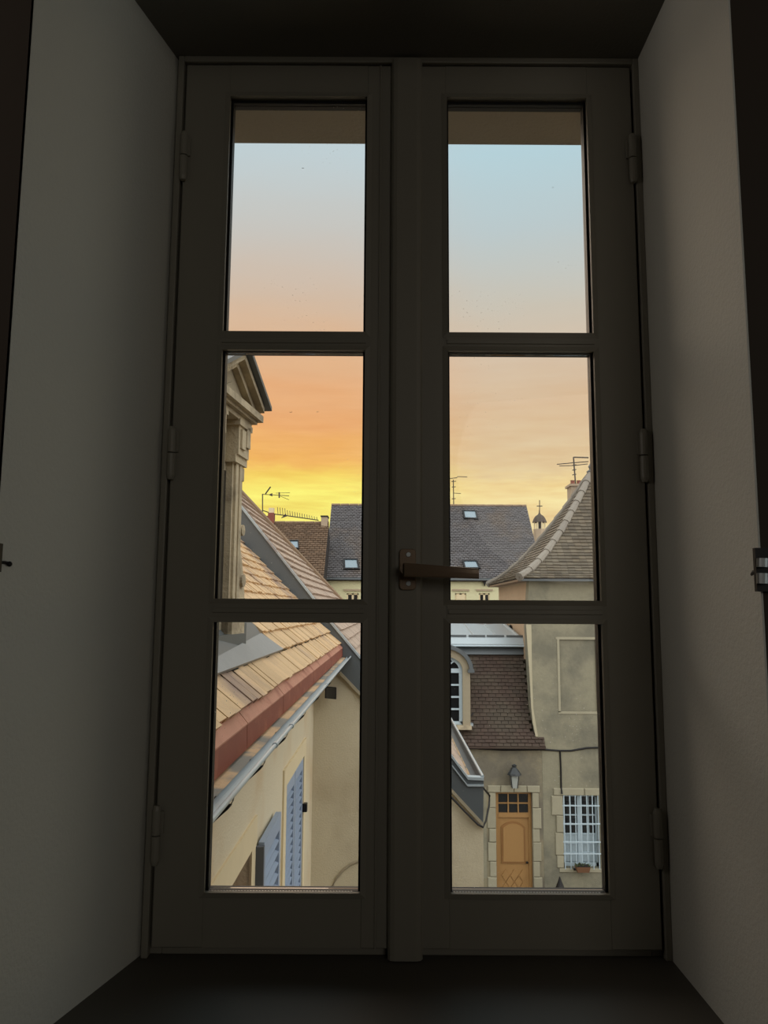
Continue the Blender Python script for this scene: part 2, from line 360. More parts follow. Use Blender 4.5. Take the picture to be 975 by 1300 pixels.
def build_window():
    w = empty('window_1', ((FL+FR)/2, WY, ZB), kind='structure', label='two casement window with six panes in a dark painted frame')
    y0 = WY
    # outer frame fixed to the reveal
    fr = MB()
    fr.box(FL, FL+.026, y0+.012, y0+.07, ZB, ZT).box(FR-.026, FR, y0+.012, y0+.07, ZB, ZT)
    fr.box(FL+.026, FR-.026, y0+.012, y0+.07, ZT-.022, ZT).box(FL+.026, FR-.026, y0+.012, y0+.075, ZB, ZB+.022)
    fr.box(FL, FL+.010, y0-.004, y0+.012, ZB, ZT).box(FR-.010, FR, y0-.004, y0+.012, ZB, ZT).box(FL+.01, FR-.01, y0-.004, y0+.012, ZT-.010, ZT)
    fr.build('window_frame', 'frame_paint', w, bevel=.0015)
    zt, zb = .914, -.494
    cx = .0345
    OPEN = {'l': (-.2635, -.031, FL+.014, cx-.002), 'r': (.1005, .338, cx+.002, FR-.014)}
    Ztop, Zbot = .857, -.4175
    mun = [(.4292, .0143), (-.0031, .0169)]
    for k in 'lr':
        x0, x1, sx0, sx1 = OPEN[k]
        s = MB()
        s.cbox(sx0, x0, y0, y0+.03, zb, zt, .0009).cbox(x1, sx1, y0, y0+.03, zb, zt, .0009)
        s.box(x0, x1, y0+.0003, y0+.03, Ztop, zt).box(x0, x1, y0+.0003, y0+.03, zb, Zbot)
        sash = s.build('sash', 'frame_paint', w)
        # glazed openings
        zs = [Ztop]+[q for c, h in mun for q in (c+h, c-h)]+[Zbot]
        for c, h in mun:
            b = MB(); b.prism([(x0-.002, y0+.03, c-h+.001), (x0-.002, y0+.006, c-h), (x0-.002, y0-.001, c-h+.007), (x0-.002, y0-.001, c+h-.007), (x0-.002, y0+.006, c+h), (x0-.002, y0+.03, c+h-.001)], (x1-x0+.004, 0, 0))
            b.prism([(x0, y0-.001, c-.004), (x0, y0-.0030, c-.003), (x0, y0-.0030, c+.003), (x0, y0-.001, c+.004)], (x1-x0, 0, 0))
            b.build('muntin', 'frame_paint', sash)
        for i in range(3):
            za, zc = zs[2*i+1], zs[2*i]              # bottom, top
            g = .0045; gt = .006 if i == 0 else .0008; gb = .0005
            # raised bead round the opening
            bd = MB()
            for (q, o_) in ((.0, .0), ):
                e = .011
                bd_pts = [(x0, x1, za, zc)]
            def ring(mb, xa, xb, zaa, zcc, wid, ya, yb, dy=0):
                o1 = [(xa-wid, ya+dy, zaa-wid), (xb+wid, ya+dy, zaa-wid), (xb+wid, ya+dy, zcc+wid), (xa-wid, ya+dy, zcc+wid)]
                i1 = [(xa, ya, zaa), (xb, ya, zaa), (xb, ya, zcc), (xa, ya, zcc)]
                i2 = [(xa, yb, zaa), (xb, yb, zaa), (xb, yb, zcc), (xa, yb, zcc)]
                o2 = [(xa-wid, yb, zaa-wid), (xb+wid, yb, zaa-wid), (xb+wid, yb, zcc+wid), (xa-wid, yb, zcc+wid)]
                for j in range(4):
                    n_ = (j+1) % 4
                    mb.add([o1[j], o1[n_], i1[n_], i1[j]], [(0, 1, 2, 3)]); mb.add([i1[j], i1[n_], i2[n_], i2[j]], [(0, 1, 2, 3)]); mb.add([o2[j], o2[n_], o1[n_], o1[j]], [(0, 1, 2, 3)])
            top_e = i == 0; bot_e = i == 2
            wl = .009 if True else 0
            bd = MB(); ring(bd, x0+.0012, x1-.0012, za+.0012, zc-.0012, .0085, y0-.0032, y0+.004, .0026)
            if i == 0 or i == 2 or True: bd.build('glazing_bead', 'frame_paint', sash)
            gk = MB(); ring(gk, x0+g, x1-g, za+gb, zc-gt, g, y0+.010, y0+.017)
            gk.build('gasket', 'gasket', sash)
            sp = MB(); ring(sp, x0+g*.9, x1-g*.9, za+gb*.8, zc-gt*.8, g*.9, y0+.020, y0+.029)
            sp.build('glazing_spacer', 'gasket', sash)
            if i == 2:                               # perforated spacer bar along the bottom edge
                pm = MB(); nn = int((x1-x0-.014)/.0044)
                for q in range(nn): pm.box(x0+.006+q*.0044, x0+.0082+q*.0044, y0+.004, y0+.0062, za+.0002, za+.0016)
                o = pm.build('spacer_perforation', 'spacer_metal', sash, kind='stuff')
            MB().box(x0+.001, x1-.001, y0+.0180, y0+.0190, za+.001, zc-.001).build('pane', 'window_glass', sash)
        # outer glazing bars line up with the inner ones and catch the daylight
        ob = MB(); ob.box(x0-.004, x1+.004, y0+.03, y0+.045, Zbot-.020, Zbot-.006).build('drip_bar', 'white_paint', sash)
    # meeting strip
    ms = MB()
    prof = [(-.0255, .0), (-.0255, -.006), (-.022, -.011), (-.016, -.0125), (.016, -.0125), (.022, -.011), (.0255, -.006), (.0255, .0)]
    ms.prism([(cx+a, y0+b, ZB+.002) for a, b in prof], (0, 0, zt+.004-ZB))
    ms.build('meeting_strip', 'frame_paint', w)
    MB().prism([(cx-.046+a, y0+b, zb) for a, b in ((0, 0), (.001, -.002), (.003, -.002), (.004, 0))], (0, 0, zt-zb)).build('edge_bead', 'frame_paint', w)
    # hinges
    for x, sgn in ((FL+.016, -1), (FR-.016, 1)):
        for z in (.243, -.335, .745):
            h = MB(); h.tube([(x, y0-.006, z-.036), (x, y0-.006, z-.001)], .0065, 12).tube([(x, y0-.006, z+.001), (x, y0-.006, z+.036)], .0065, 12)
            h.box(x-.002, x+.010, y0-.004, y0+.001, z+.002, z+.034) if sgn < 0 else h.box(x-.010, x+.002, y0-.004, y0+.001, z+.002, z+.034)
            ho = h.build('hinge', 'frame_paint', w, smooth=False)
            MB().tube([(x, y0-.006, z-.0425), (x, y0-.006, z-.036)], .0045, 10, .0065).build('finial', 'frame_paint', ho)
            MB().tube([(x, y0-.006, z+.036), (x, y0-.006, z+.0425)], .0065, 10, .0045).build('finial', 'frame_paint', ho)
    # handle
    yb = y0-.0125
    c = P(517.5, 723, yb); t = P(517, 697, yb); b = P(517, 749, yb)
    hz0, hz1 = b.z, t.z; hw = .0128
    pts = []
    for (X, Z, a0) in ((c.x+hw-.006, hz1-.006, 0), (c.x-hw+.006, hz1-.006, 90), (c.x-hw+.006, hz0+.006, 180), (c.x+hw-.006, hz0+.006, 270)):
        for q in range(5):
            a = math.radians(a0+q*22.5); pts.append((X+.006*math.cos(a), yb, Z+.006*math.sin(a)))
    h = MB().prism(pts, (0, -.005, 0)).build('handle', 'handle_metal', w, bevel=.001)
    MB().tube([(c.x-.003, yb-.004, c.z), (c.x-.003, yb-.030, c.z)], .0095, 20).build('handle_neck', 'handle_metal', h, smooth=False)
    # lever: rounded bar sweeping out to the right
    yl = yb-.030
    p0 = P(513, 723.5, yl); p1 = P(607.5, 728.5, yl-.016)
    rows = []
    for i in range(13):
        u = i/12; q = p0.lerp(p1, u); q.y = yl-.004-.014*math.sin(u*math.pi/2)
        hh = .0106-.0030*u; th = .0050
        sec = []
        for k2 in range(12):
            a = 2*math.pi*k2/12; ca, sa = math.cos(a), math.sin(a)
            sec.append((q.x, q.y+th*math.copysign(abs(ca)**.45, ca), q.z+hh*math.copysign(abs(sa)**.45, sa)))
        rows.append(sec+[sec[0]])
    lv = MB().grid(rows); lv.add([r for r in rows[0][:12]], [tuple(range(12))]); lv.add([r for r in rows[-1][:12]], [tuple(range(12))])
    lv.build('lever', 'handle_metal', h)
    for yy in (704, 741):
        s = P(518.5, yy, yb-.005)
        MB().tube([(s.x, yb-.0045, s.z), (s.x, yb-.0068, s.z)], .0042, 14, .0034).build('screw', 'spacer_metal', h)
        MB().tube([(c.x+.006, yb-.0052, s.z), (c.x+.006, yb-.0052, s.z)], .001, 4) if False else None
    return w
build_window()

def build_hooks():
    # iron shutter hinge on the right, hook on the left, let into the edges of the opening
    w = empty('shutter_pivot', P(966, 722, RY), 'black iron shutter latch on the right edge of the window reveal', 'pivot')
    a = P(960, 722, RY); 
    m_ = MB(); m_.box(a.x-.003, a.x+.05, RY-.006, RY, P(960, 751, RY).z, P(960, 696, RY).z)
    m_.build('hinge_plate', 'dark_iron', w)
    for ya, yb in ((709, 720), (728, 741)):
        MB().tube([P(968, ya, RY-.012), P(968, yb, RY-.012)], .006, 12).build('knuckle', 'spacer_metal', w)
    MB().tube([P(962, 725, RY-.004), P(957, 726, RY+.01), P(955, 729, RY+.02), P(957, 731, RY+.02)], .0022, 8).build('hook', 'dark_iron', w)
    w = empty('shutter_hook', P(2, 715, .88), 'small black iron hook sticking out of the left reveal edge', 'hook')
    MB().tube([P(-6, 714, .872), P(6, 714, .885), P(11, 715, .89)], .0018, 8).ball(P(12, 716, .89), .0032).build('hook_arm', 'dark_iron', w)
    MB().box(P(-8, 700, .868).x, P(1.5, 700, .868).x, .864, .8715, P(0, 726, .868).z, P(0, 690, .868).z).build('hook_plate', 'dark_iron', w)
build_hooks()

# ================================================================== LEFT HOUSE (own frame, turned by YAW)
V = 8.0
def prof_near(X): return -.1094*V-1.004*X               # tiled slope of the near part
NEAVE = -.0652*V; NEAVE_Z = prof_near(NEAVE)
UP = [(-.32*V, .285*V), (-.1988*V, .135*V), (-.0427*V, -.0585*V), (.077*V, -.1853*V), (.0958*V, -.2104*V)]
def build_left_house():
    T = RZ
    base = RZ @ Vector((-.78, 4.5, -7))
    H = empty('courtyard_house', base, 'cream rendered house on the left with a steep clay tile roof and zinc gutter', 'house')
    wx = -.0977*V
    y_end = V; y_start = 1.50
    # windows in the side wall: (y0, y1, z0, z1)
    win = (3.38, 4.50, -2.9, -1.345); win2 = (5.93, 7.10, -3.3, -1.305)
    wz = -.60
    m_ = MB(T); holed(m_, 'y', y_start, y_end+.4, -7, wz, wx, wx-.35, [win, win2])
    m_.build('side_wall', 'yellow_render', H)
    # perpendicular end wall; its top follows the verge
    lo = [(425, 845), (457, 877), (574, 1003), (613.5, 1046.5)]
    pts = [PL(x, y, V) for x, y in lo]
    right = pts[-1].x
    poly = [(wx-.02, V, -7), (right, V, -7)]+[(p.x, V, p.z+.02) for p in reversed(pts)]+[(wx-.02, V, -.42)]
    MB(T).prism(poly, (0, .35, 0)).build('end_wall', 'wing_render', H)
    MB(T).box(right-.36, right, V+.35, V+6.4, -7, -1.95).build('far_side_wall', 'wing_render', H)
    # lower arch scar on the end wall
    arc = [PL(x, y, V-.005) for x, y in ((421, 1128), (426, 1116), (434, 1106), (444, 1098), (456, 1093), (470, 1089), (486, 1092), (498, 1102), (505, 1116), (508, 1130))]
    MB(T).tube(arc, .012, 6).build('arch_moulding', 'carved_shade', H)
    # zinc verge strip, two surfaces, folded edges
    up = [(290, 621), (304.5, 641.6), (397, 759), (417, 787), (454.6, 832), (574.7, 962), (594, 988), (614, 989)]
    dn = [(290, 671), (304.5, 686), (375, 759), (405, 787), (429, 850), (574, 1003), (613.5, 1046)]
    U = [PL(x, y, V-.03) for x, y in up]; D_ = [PL(x, y, V-.03) for x, y in dn]
    vp = [(p.x, V-.03, p.z) for p in D_]+[(p.x, V-.03, p.z) for p in reversed(U)]
    MB(T).prism(vp, (0, .09, 0)).build('verge_flashing', 'zinc', H)
    rim = MB(T)
    for i in range(len(U)-1):
        a, b = U[i], U[i+1]; rim.prism([(a.x, V-.05, a.z-.012), (b.x, V-.05, b.z-.012), (b.x, V-.05, b.z+.016), (a.x, V-.05, a.z+.016)], (0, .10, 0))
    rim.build('verge_roll', 'zinc_light', H)
    low = MB(T)
    for i in range(4, len(D_)-1):
        a, b = D_[i], D_[i+1]; low.prism([(a.x, V-.045, a.z-.03), (b.x, V-.045, b.z-.03), (b.x, V-.045, b.z+.01), (a.x, V-.045, a.z+.01)], (0, .045, 0))
    low.build('verge_edge', 'carved_shade', H)
    # a second fold, 9 px below the upper rim on the right
    f2 = MB(T); q2 = [(574, 972), (593.5, 997), (614, 997)]
    q2 = [PL(x, y, V-.04) for x, y in q2]
    for a, b in zip(q2, q2[1:]): f2.prism([(a.x, V-.055, a.z-.008), (b.x, V-.055, b.z-.008), (b.x, V-.055, b.z+.008), (a.x, V-.055, a.z+.008)], (0, .03, 0))
    f2.build('verge_fold', 'zinc_light', H)
    # near roof deck under the tiles, ridge well above the picture's part
    topx = -.34*V
    deck = MB(T); deck.prism([(NEAVE, y_start, NEAVE_Z-.015), (topx, y_start, prof_near(topx)-.015), (topx, y_start, prof_near(topx)-.12), (NEAVE-.05, y_start, NEAVE_Z-.10)], (0, V-y_start, 0))
    deck.build('roof_deck', 'roof_felt', H)
    # tiles of the near slope: one object each (the 300 that show largest)
    n = Vector((1.004, 0, 1)).normalized(); ups = Vector((-1, 0, 1.004)).normalized()
    wd = .106; CS = [.160, .140, .125]+[.112]*22
    tm = MB(); tm.add([(-wd/2+.002, -.004, -.004), (wd/2-.002, -.004, -.004), (wd/2-.002, -.004, .020), (-wd/2+.002, -.004, .020), (wd/2-.002, .150, .002), (-wd/2+.002, .150, .002)],
                      [(0, 1, 2, 3), (3, 2, 4, 5), (0, 3, 5), (1, 4, 2)])
    proto = None; cand = []
    nrow = 24
    ya1 = hitL(357, 829, (0, 0, -.1094*V), (1.004, 0, 1)); ya2 = hitL(322, 797, (0, 0, -.1094*V), (1.004, 0, 1))
    poly = [(258, 852), (276, 838), (326, 806), (334, 811), (356, 829), (300, 864), (258, 885)]
    def inpoly(x, y):
        c_ = False
        for (xa, ya), (xb, yb) in zip(poly, poly[1:]+poly[:1]):
            if (ya > y) != (yb > y) and x < (xb-xa)*(y-ya)/(yb-ya)+xa: c_ = not c_
        return c_
    for r_ in range(nrow):
        off = (r_ % 2)*wd/2
        k = 0
        while True:
            y = y_start+wd/2+off+k*wd; k += 1
            if y > V-wd*.35: break
            p = Vector((NEAVE, y, NEAVE_Z))+ups*sum(CS[:r_])
            if DORM[0]-.02 < y < DORM[1]+.1 and p.x < -.70: continue
            if y < DORM[1]+.25 and -.80 < p.x < -.655 and y > 2.75 and False: continue
            pw = RZ @ p; cc = CR.transposed() @ pw
            ix, iy = 487.5+F*cc.x/-cc.z, 650-F*cc.y/-cc.z
            pm_ = RZ @ (p+ups*.05); cm = CR.transposed() @ pm_
            if r_ >= 1 and p.x > -1.0 and y < ya1.y+(ya2.y-ya1.y)*(p.x-ya1.x)/(ya2.x-ya1.x): continue
            if ix < 150 or iy < 560: 
                area = 0
            else:
                inside = (255 < ix < 470) and (600 < iy < 1000)
                area = (1 if inside else .05)/(pw.y**2)
            cand.append((area, p, r_))
    cand.sort(key=lambda q: -q[0])
    rest = MB(T)
    rnd = random.Random(3)
    for i, (a, p, r_) in enumerate(cand):
        jz = rnd.uniform(-.003, .004); ja = rnd.uniform(-.012, .012); dr = rnd.uniform(-.006, .006)
        X = Vector((0, 1, 0)); Y = ups; Z = n
        R = Matrix(((X.x, Y.x, Z.x, 0), (X.y, Y.y, Z.y, 0), (X.z, Y.z, Z.z, 0), (0, 0, 0, 1)))
        mt = Matrix.Translation(p+n*jz+ups*dr) @ R @ Matrix.Rotation(ja, 4, 'Z') @ Matrix.Rotation(rnd.uniform(-.03, .03), 4, 'Y')
        if i < 299:
            if proto is None:
                proto = tm.build('roof_tile', 'tile_warm'); proto.matrix_basis = RZ @ mt; attach(proto, H)
            else: clone(proto, RZ @ mt, H)
        else:
            rest.add([mt @ v for v in tm.v], tm.f)
    rest.build('roof_tiles_beyond', 'tile_warm', H, kind='stuff')
    # fascia: six sheets of red metal, a ledge of stone, gutter
    fz0 = -.0608*V; L0 = 1.5; k = 0; seams = [1.5, 2.15, 2.72, 3.55, 5.0, 6.5, 8.0]
    seams[3] = 3.62
    for a, b in zip(seams, seams[1:]):
        f = MB(T); f.prism([(NEAVE-.015, a+.004, NEAVE_Z+.006), (NEAVE+.028, a+.004, NEAVE_Z-.046), (NEAVE+.030, a+.004, fz0+.008), (NEAVE-.02, a+.004, fz0)], (0, b-a-.008, 0))
        o = f.build('fascia_sheet', 'red_fascia', H)
        MB(T).prism([(NEAVE-.015, a+.004, NEAVE_Z+.007), (NEAVE+.030, a+.004, NEAVE_Z-.046), (NEAVE+.030, a+.004, NEAVE_Z-.041), (NEAVE-.015, a+.004, NEAVE_Z+.012)], (0, b-a-.008, 0)).build('fascia_lit_top', 'fascia_lit_top', o)
    gx = -.0555*V; gr = .02
    led = MB(T); led.prism([(NEAVE-.02, y_start, fz0), (gx-.008, y_start, fz0-.008), (gx-.010, y_start, fz0-.05), (wx+.06, y_start, fz0-.075), (wx, y_start, fz0-.12), (wx-.2, y_start, fz0-.12), (wx-.2, y_start, fz0)], (0, V-y_start, 0))
    led.build('cornice', 'cornice_stone', H)
    g = MB(T); rows = []
    for y in (y_start, V-.02):
        rows.append([(gx+.016+gr*math.cos(a), y, fz0+.004-gr*math.sin(a)) for a in [math.pi*j/10 for j in range(11)]])
    g.grid(rows)
    rows2 = [[(gx+.016+(gr-.003)*math.cos(a), y, fz0+.004-(gr-.003)*math.sin(a)) for a in [math.pi*j/10 for j in range(11)]] for y in (y_start, V-.02)]
    g.grid(rows2)
    gut = g.build('gutter', 'zinc_light', H)
    MB(T).tube([(gx+.016+gr, y_start, fz0+.006), (gx+.016+gr, V-.02, fz0+.006)], .007, 10).build('gutter_bead', 'zinc_light', gut)
    for y in (2.05, 2.55, 3.1, 3.75, 4.5, 5.4, 6.4, 7.4):
        b = MB(T)
        pa = [(gx+.016+(gr+.004)*math.cos(a), y, fz0+.004-(gr+.006)*math.sin(a)) for a in [math.pi*j/8 for j in range(9)]]
        for q0, q1 in zip(pa, pa[1:]): b.prism([q0, q1, (q1[0], y+.022, q1[2]), (q0[0], y+.022, q0[2])], (0, 0, -.003))
        b.prism([(gx-.0, y, fz0-.02), (gx+.03, y, fz0-.024), (gx-.01, y, fz0-.06)], (0, .05, 0))
        b.build('gutter_bracket', 'dark_iron', gut)
    for y in (2.8, 3.25, 5.0):
        MB(T).tube([(gx+.016+gr, y, fz0+.006), (gx+.016+gr, y+.02, fz0+.006)], .0105, 10).build('gutter_joint', 'zinc_light', gut)
    # -------- window one: stone lintel and jamb, frame, open louvred shutter
    st = MB(T); st.box(wx-.02, wx+.012, 2.9, 4.66, -1.345, -1.19); st.build('lintel', 'trim_stone', H)
    MB(T).box(wx-.02, wx+.012, 4.50, 4.64, -2.9, -1.345).build('jamb', 'trim_stone', H)
    MB(T).box(wx-.02, wx+.012, 3.24, 3.38, -2.9, -1.345).build('jamb', 'trim_stone', H)
    wf = MB(T); wf.box(wx-.24, wx-.2, win[0], win[1], win[2], win[3]).build('window', 'oak_dark', H)
    MB(T).box(wx-.198, wx-.19, win[0]+.08, 3.97, win[2]+.08, win[3]-.08).build('pane', 'window_dark', wf if False else None) if False else None
    # shutter leaf folded back against the wall
    def shutter(y0, y1, z0, z1, x, tilt, nsl, label=None):
        # local leaf plane: from hinge (x,y0) to (x+tilt,y1)
        def pt(u, z, d): 
            yy = y0+(y1-y0)*u; xx = x+tilt*u
            nx = (y1-y0); ny = -tilt; l = math.hypot(nx, ny)
            return Vector((xx+nx/l*d, yy+ny/l*d, z))
        def bx(mb, u0, u1, za, zb, d0, d1):
            vs = [pt(u, z, d) for z in (za, zb) for u, d in ((u0, d0), (u1, d0), (u1, d1), (u0, d1))]
            mb.add(vs, [(0, 3, 2, 1), (4, 5, 6, 7), (0, 1, 5, 4), (1, 2, 6, 5), (2, 3, 7, 6), (3, 0, 4, 7)])
        L_ = abs(y1-y0); e = .065/L_
        mb = MB(T); bx(mb, 0, e, z0, z1, 0, .035); bx(mb, 1-e, 1, z0, z1, 0, .035); bx(mb, e, 1-e, z1-.10, z1, 0, .035); bx(mb, e, 1-e, z0, z0+.09, 0, .035)
        leaf = mb.build('shutter', 'shutter_blue', H)
        if label: leaf['label'] = label
        zz = z0+.09; st_ = (z1-.1-zz)/nsl; 
        for i in range(nsl):
            za = zz+i*st_
            s_ = MB(T)
            a0, a1 = pt(e, za+.004, .034), pt(1-e, za+.004, .034); b0, b1 = pt(e, za+st_*.22, .002), pt(1-e, za+st_*.22, .002)
            th = Vector((0, 0, .006))
            s_.add([a0, a1, b1, b0, a0+th, a1+th, b1+th, b0+th], [(0, 3, 2, 1), (4, 5, 6, 7), (0, 1, 5, 4), (1, 2, 6, 5), (2, 3, 7, 6), (3, 0, 4, 7)])
            s_.build('slat', 'shutter_blue', leaf)
        return leaf
    shutter(4.66, 5.34, -2.95, -1.345, wx+.02, .0, 20, 'open louvred shutter')
    MB(T).box(wx+.012, wx+.058, 4.622, 4.655, -2.95, -1.36).build('shutter_edge', 'shutter_shade', H)
    # window two: closed pair
    for (a, b, z0, z1) in ((win2[0]-.14, win2[1]+.14, win2[3], -1.17), (win2[0]-.14, win2[0], win2[2], win2[3]), (win2[1], win2[1]+.14, win2[2], win2[3])):
        MB(T).box(wx-.02, wx+.014, a, b, z0, z1).build('stone_surround', 'trim_stone', H)
    shutter(win2[0]+.01, win2[0]+.575, win2[2], win2[3]-.005, wx-.03, 0, 30, 'closed louvred shutter, near leaf')
    shutter(win2[0]+.595, win2[1]-.01, win2[2], win2[3]-.005, wx-.03, 0, 30, 'closed louvred shutter, far leaf')
    for y, z in ((win2[1]+.01, -1.75), (win2[0]-.01, -2.15)):
        MB(T).box(wx+.0, wx+.045, y-.03, y+.03, z-.035, z+.035).build('shutter_catch', 'dark_iron', H)
    MB(T).box(wx-.3, wx-.28, win2[0], win2[1], win2[2], win2[3]).build('window_back', 'window_dark', H)
    # -------- far slope beyond the verge
    def prof(X):
        for (a, za), (b, zb) in zip(UP, UP[1:]):
            if X <= b: return za+(zb-za)*(X-a)/(b-a)
        return UP[-1][1]
    def march(px, py):
        d = RZI.to_3x3() @ ray(px, py); t = V*.9
        while t < 60:
            p = d*(t/d.y)
            if p.z <= prof(p.x): return p
            t += .01
        return None
    # far hip in plan, from the traced line
    hp = [march(x, y) for x, y in ((318, 643), (345, 671), (385, 713.5), (425, 756))]
    xs = [p.x for p in hp]; ys = [p.y for p in hp]
    mx_ = sum(xs)/4; my_ = sum(ys)/4; sl = sum((a-mx_)*(b-my_) for a, b in zip(xs, ys))/sum((a-mx_)**2 for a in xs)
    print('HIP', hp, sl)
    sl = max(.6, min(3.5, sl))
    def yfar(X): return min(V+6.2, my_+sl*(X-mx_))
    # arc-length samples down the profile
    pts = []
    X = UP[-1][0]
    c2 = .118
    cur = Vector((UP[-1][0], 0, UP[-1][1])); rows_ = [cur.copy()]
    while cur.x > UP[0][0]:
        dx = .001; q = cur.copy(); acc = 0
        while acc < c2:
            nx = q.x-.004; nz = prof(nx); acc += math.hypot(.004, nz-q.z); q = Vector((nx, 0, nz))
        cur = q; rows_.append(cur.copy())
    ts = MB(T); dk = MB(T)
    dk.grid([[(r_.x, V+.05, r_.z-.01), (r_.x, max(V+.1, yfar(r_.x)), r_.z-.01)] for r_ in rows_])
    dk.build('far_roof_deck', 'roof_felt', H)
    rnd = random.Random(5)
    for i in range(len(rows_)-1):
        a, b = rows_[i], rows_[i+1]; tv = (b-a).normalized(); nn = Vector((-tv.z, 0, tv.x)); nn = nn if nn.z > 0 else -nn
        y = V+.05+(i % 2)*.08-.08; ye = yfar(a.x)
        while y < ye:
            y0, y1 = max(y, V+.05), min(y+.168, ye)
            if y1-y0 > .02:
                j = rnd.uniform(-.003, .003)
                ts.tile((a.x, y0, a.z+j), (a.x, y1, a.z+j), (b.x+tv.x*.02, y1, b.z+tv.z*.02), (b.x+tv.x*.02, y0, b.z+tv.z*.02), nn, .032)
            y += .172
    ts.build('far_roof_tiles', 'tile_stone', H, kind='stuff')
    # hip tiles along the far edge
    hip = []
    for r_ in rows_: hip.append(Vector((r_.x, yfar(r_.x), r_.z+.01)))
    i = 0
    while i+3 < len(hip):
        a, b = hip[i], hip[i+3]
        if a.x < .2: MB(T).tube([a+Vector((0, 0, -.01)), a.lerp(b, 1.06)+Vector((0, 0, .004))], .062, 8, .05).build('hip_tile', 'ridge_clay', H)
        i += 3
    # back hip slope so the roof is closed behind
    bk = MB(T); bk.grid([[(p.x, p.y, p.z) for p in hip], [(p.x-.0, min(p.y+2.2, V+6.6), -2.2) for p in hip]]); bk.build('far_hip_slope', 'tile_stone', H)
    # eave gutter beyond the verge
    ex0, ex1, ez = .0958*V, .1160*V, -.2090*V
    y_e = V+6.0
    MB(T).prism([(ex0-.05, V, ez-.1), (ex0+.06, V, ez-.02), (ex0+.06, V, ez-.08), (ex0-.0, V, ez-.25), (ex0-.05, V, ez-.25)], (0, y_e-V, 0)).build('far_cornice', 'cornice_stone', H)
    gg = MB(T); gg.box(ex1-.018, ex1, V-.02, y_e, ez-.07, ez+.015).box(ex0+.06, ex1, V-.02, y_e, ez-.085, ez-.07)
    gg.build('far_gutter', 'zinc', H)
    MB(T).tube([(ex1, V-.02, ez+.018), (ex1, y_e, ez+.018)], .014, 8).build('far_gutter_bead', 'zinc_light', H)
    # cable slung below the verge and up the door wall
    cb = [PL(571, 1010, V-.06), PL(590, 1030, V-.06), PL(607, 1047, V-.06), PL(613, 1050, V-.05), PL(617, 1042, V+.1), PL(621, 1022, V+.5), PL(621.5, 1010, V+.8), PL(614, 1001, V+.5)]
    k_ = MB(T).tube(cb, .011, 6).build('cable', 'dark_iron'); tag(k_, 'black cable looped below the grey zinc verge, beside the oak door', 'cable')
    # -------- stone dormer with a pediment
    build_dormer(H)
    # -------- zinc apron below the dormer
    pn = (0, 0, -.1094*V); nn = (1.004, 0, 1); n = Vector(nn).normalized(); ups = Vector((-1, 0, 1.004)).normalized()
    ya1 = hitL(357, 829, pn, nn); ya2 = hitL(322, 797, pn, nn); e0 = Vector((NEAVE, 0, NEAVE_Z))+ups*.152
    up_ = [hitL(x, y, pn, nn) for x, y in ((328, 807), (272, 838))]
    low1 = Vector((e0.x, ya1.y+.03, e0.z)); low0 = Vector((e0.x, 2.35, e0.z))
    MB(T).prism([low0, low1, up_[0], up_[1], Vector((up_[1].x, 2.3, up_[1].z))], n*.022).build('dormer_apron', 'apron_zinc', H)
    MB(T).prism([up_[1]-ups*.02, up_[0]-ups*.02, ya2+Vector((0, .02, 0)), Vector((ya2.x-.35, ya2.y-.1, prof_near(ya2.x-.35))), Vector((ya2.x-.35, 2.3, prof_near(ya2.x-.35))), Vector((up_[1].x, 2.3, up_[1].z))], n*.012).build('dormer_flashing', 'zinc', H)
    return H
DORM = (3.05, 3.78)
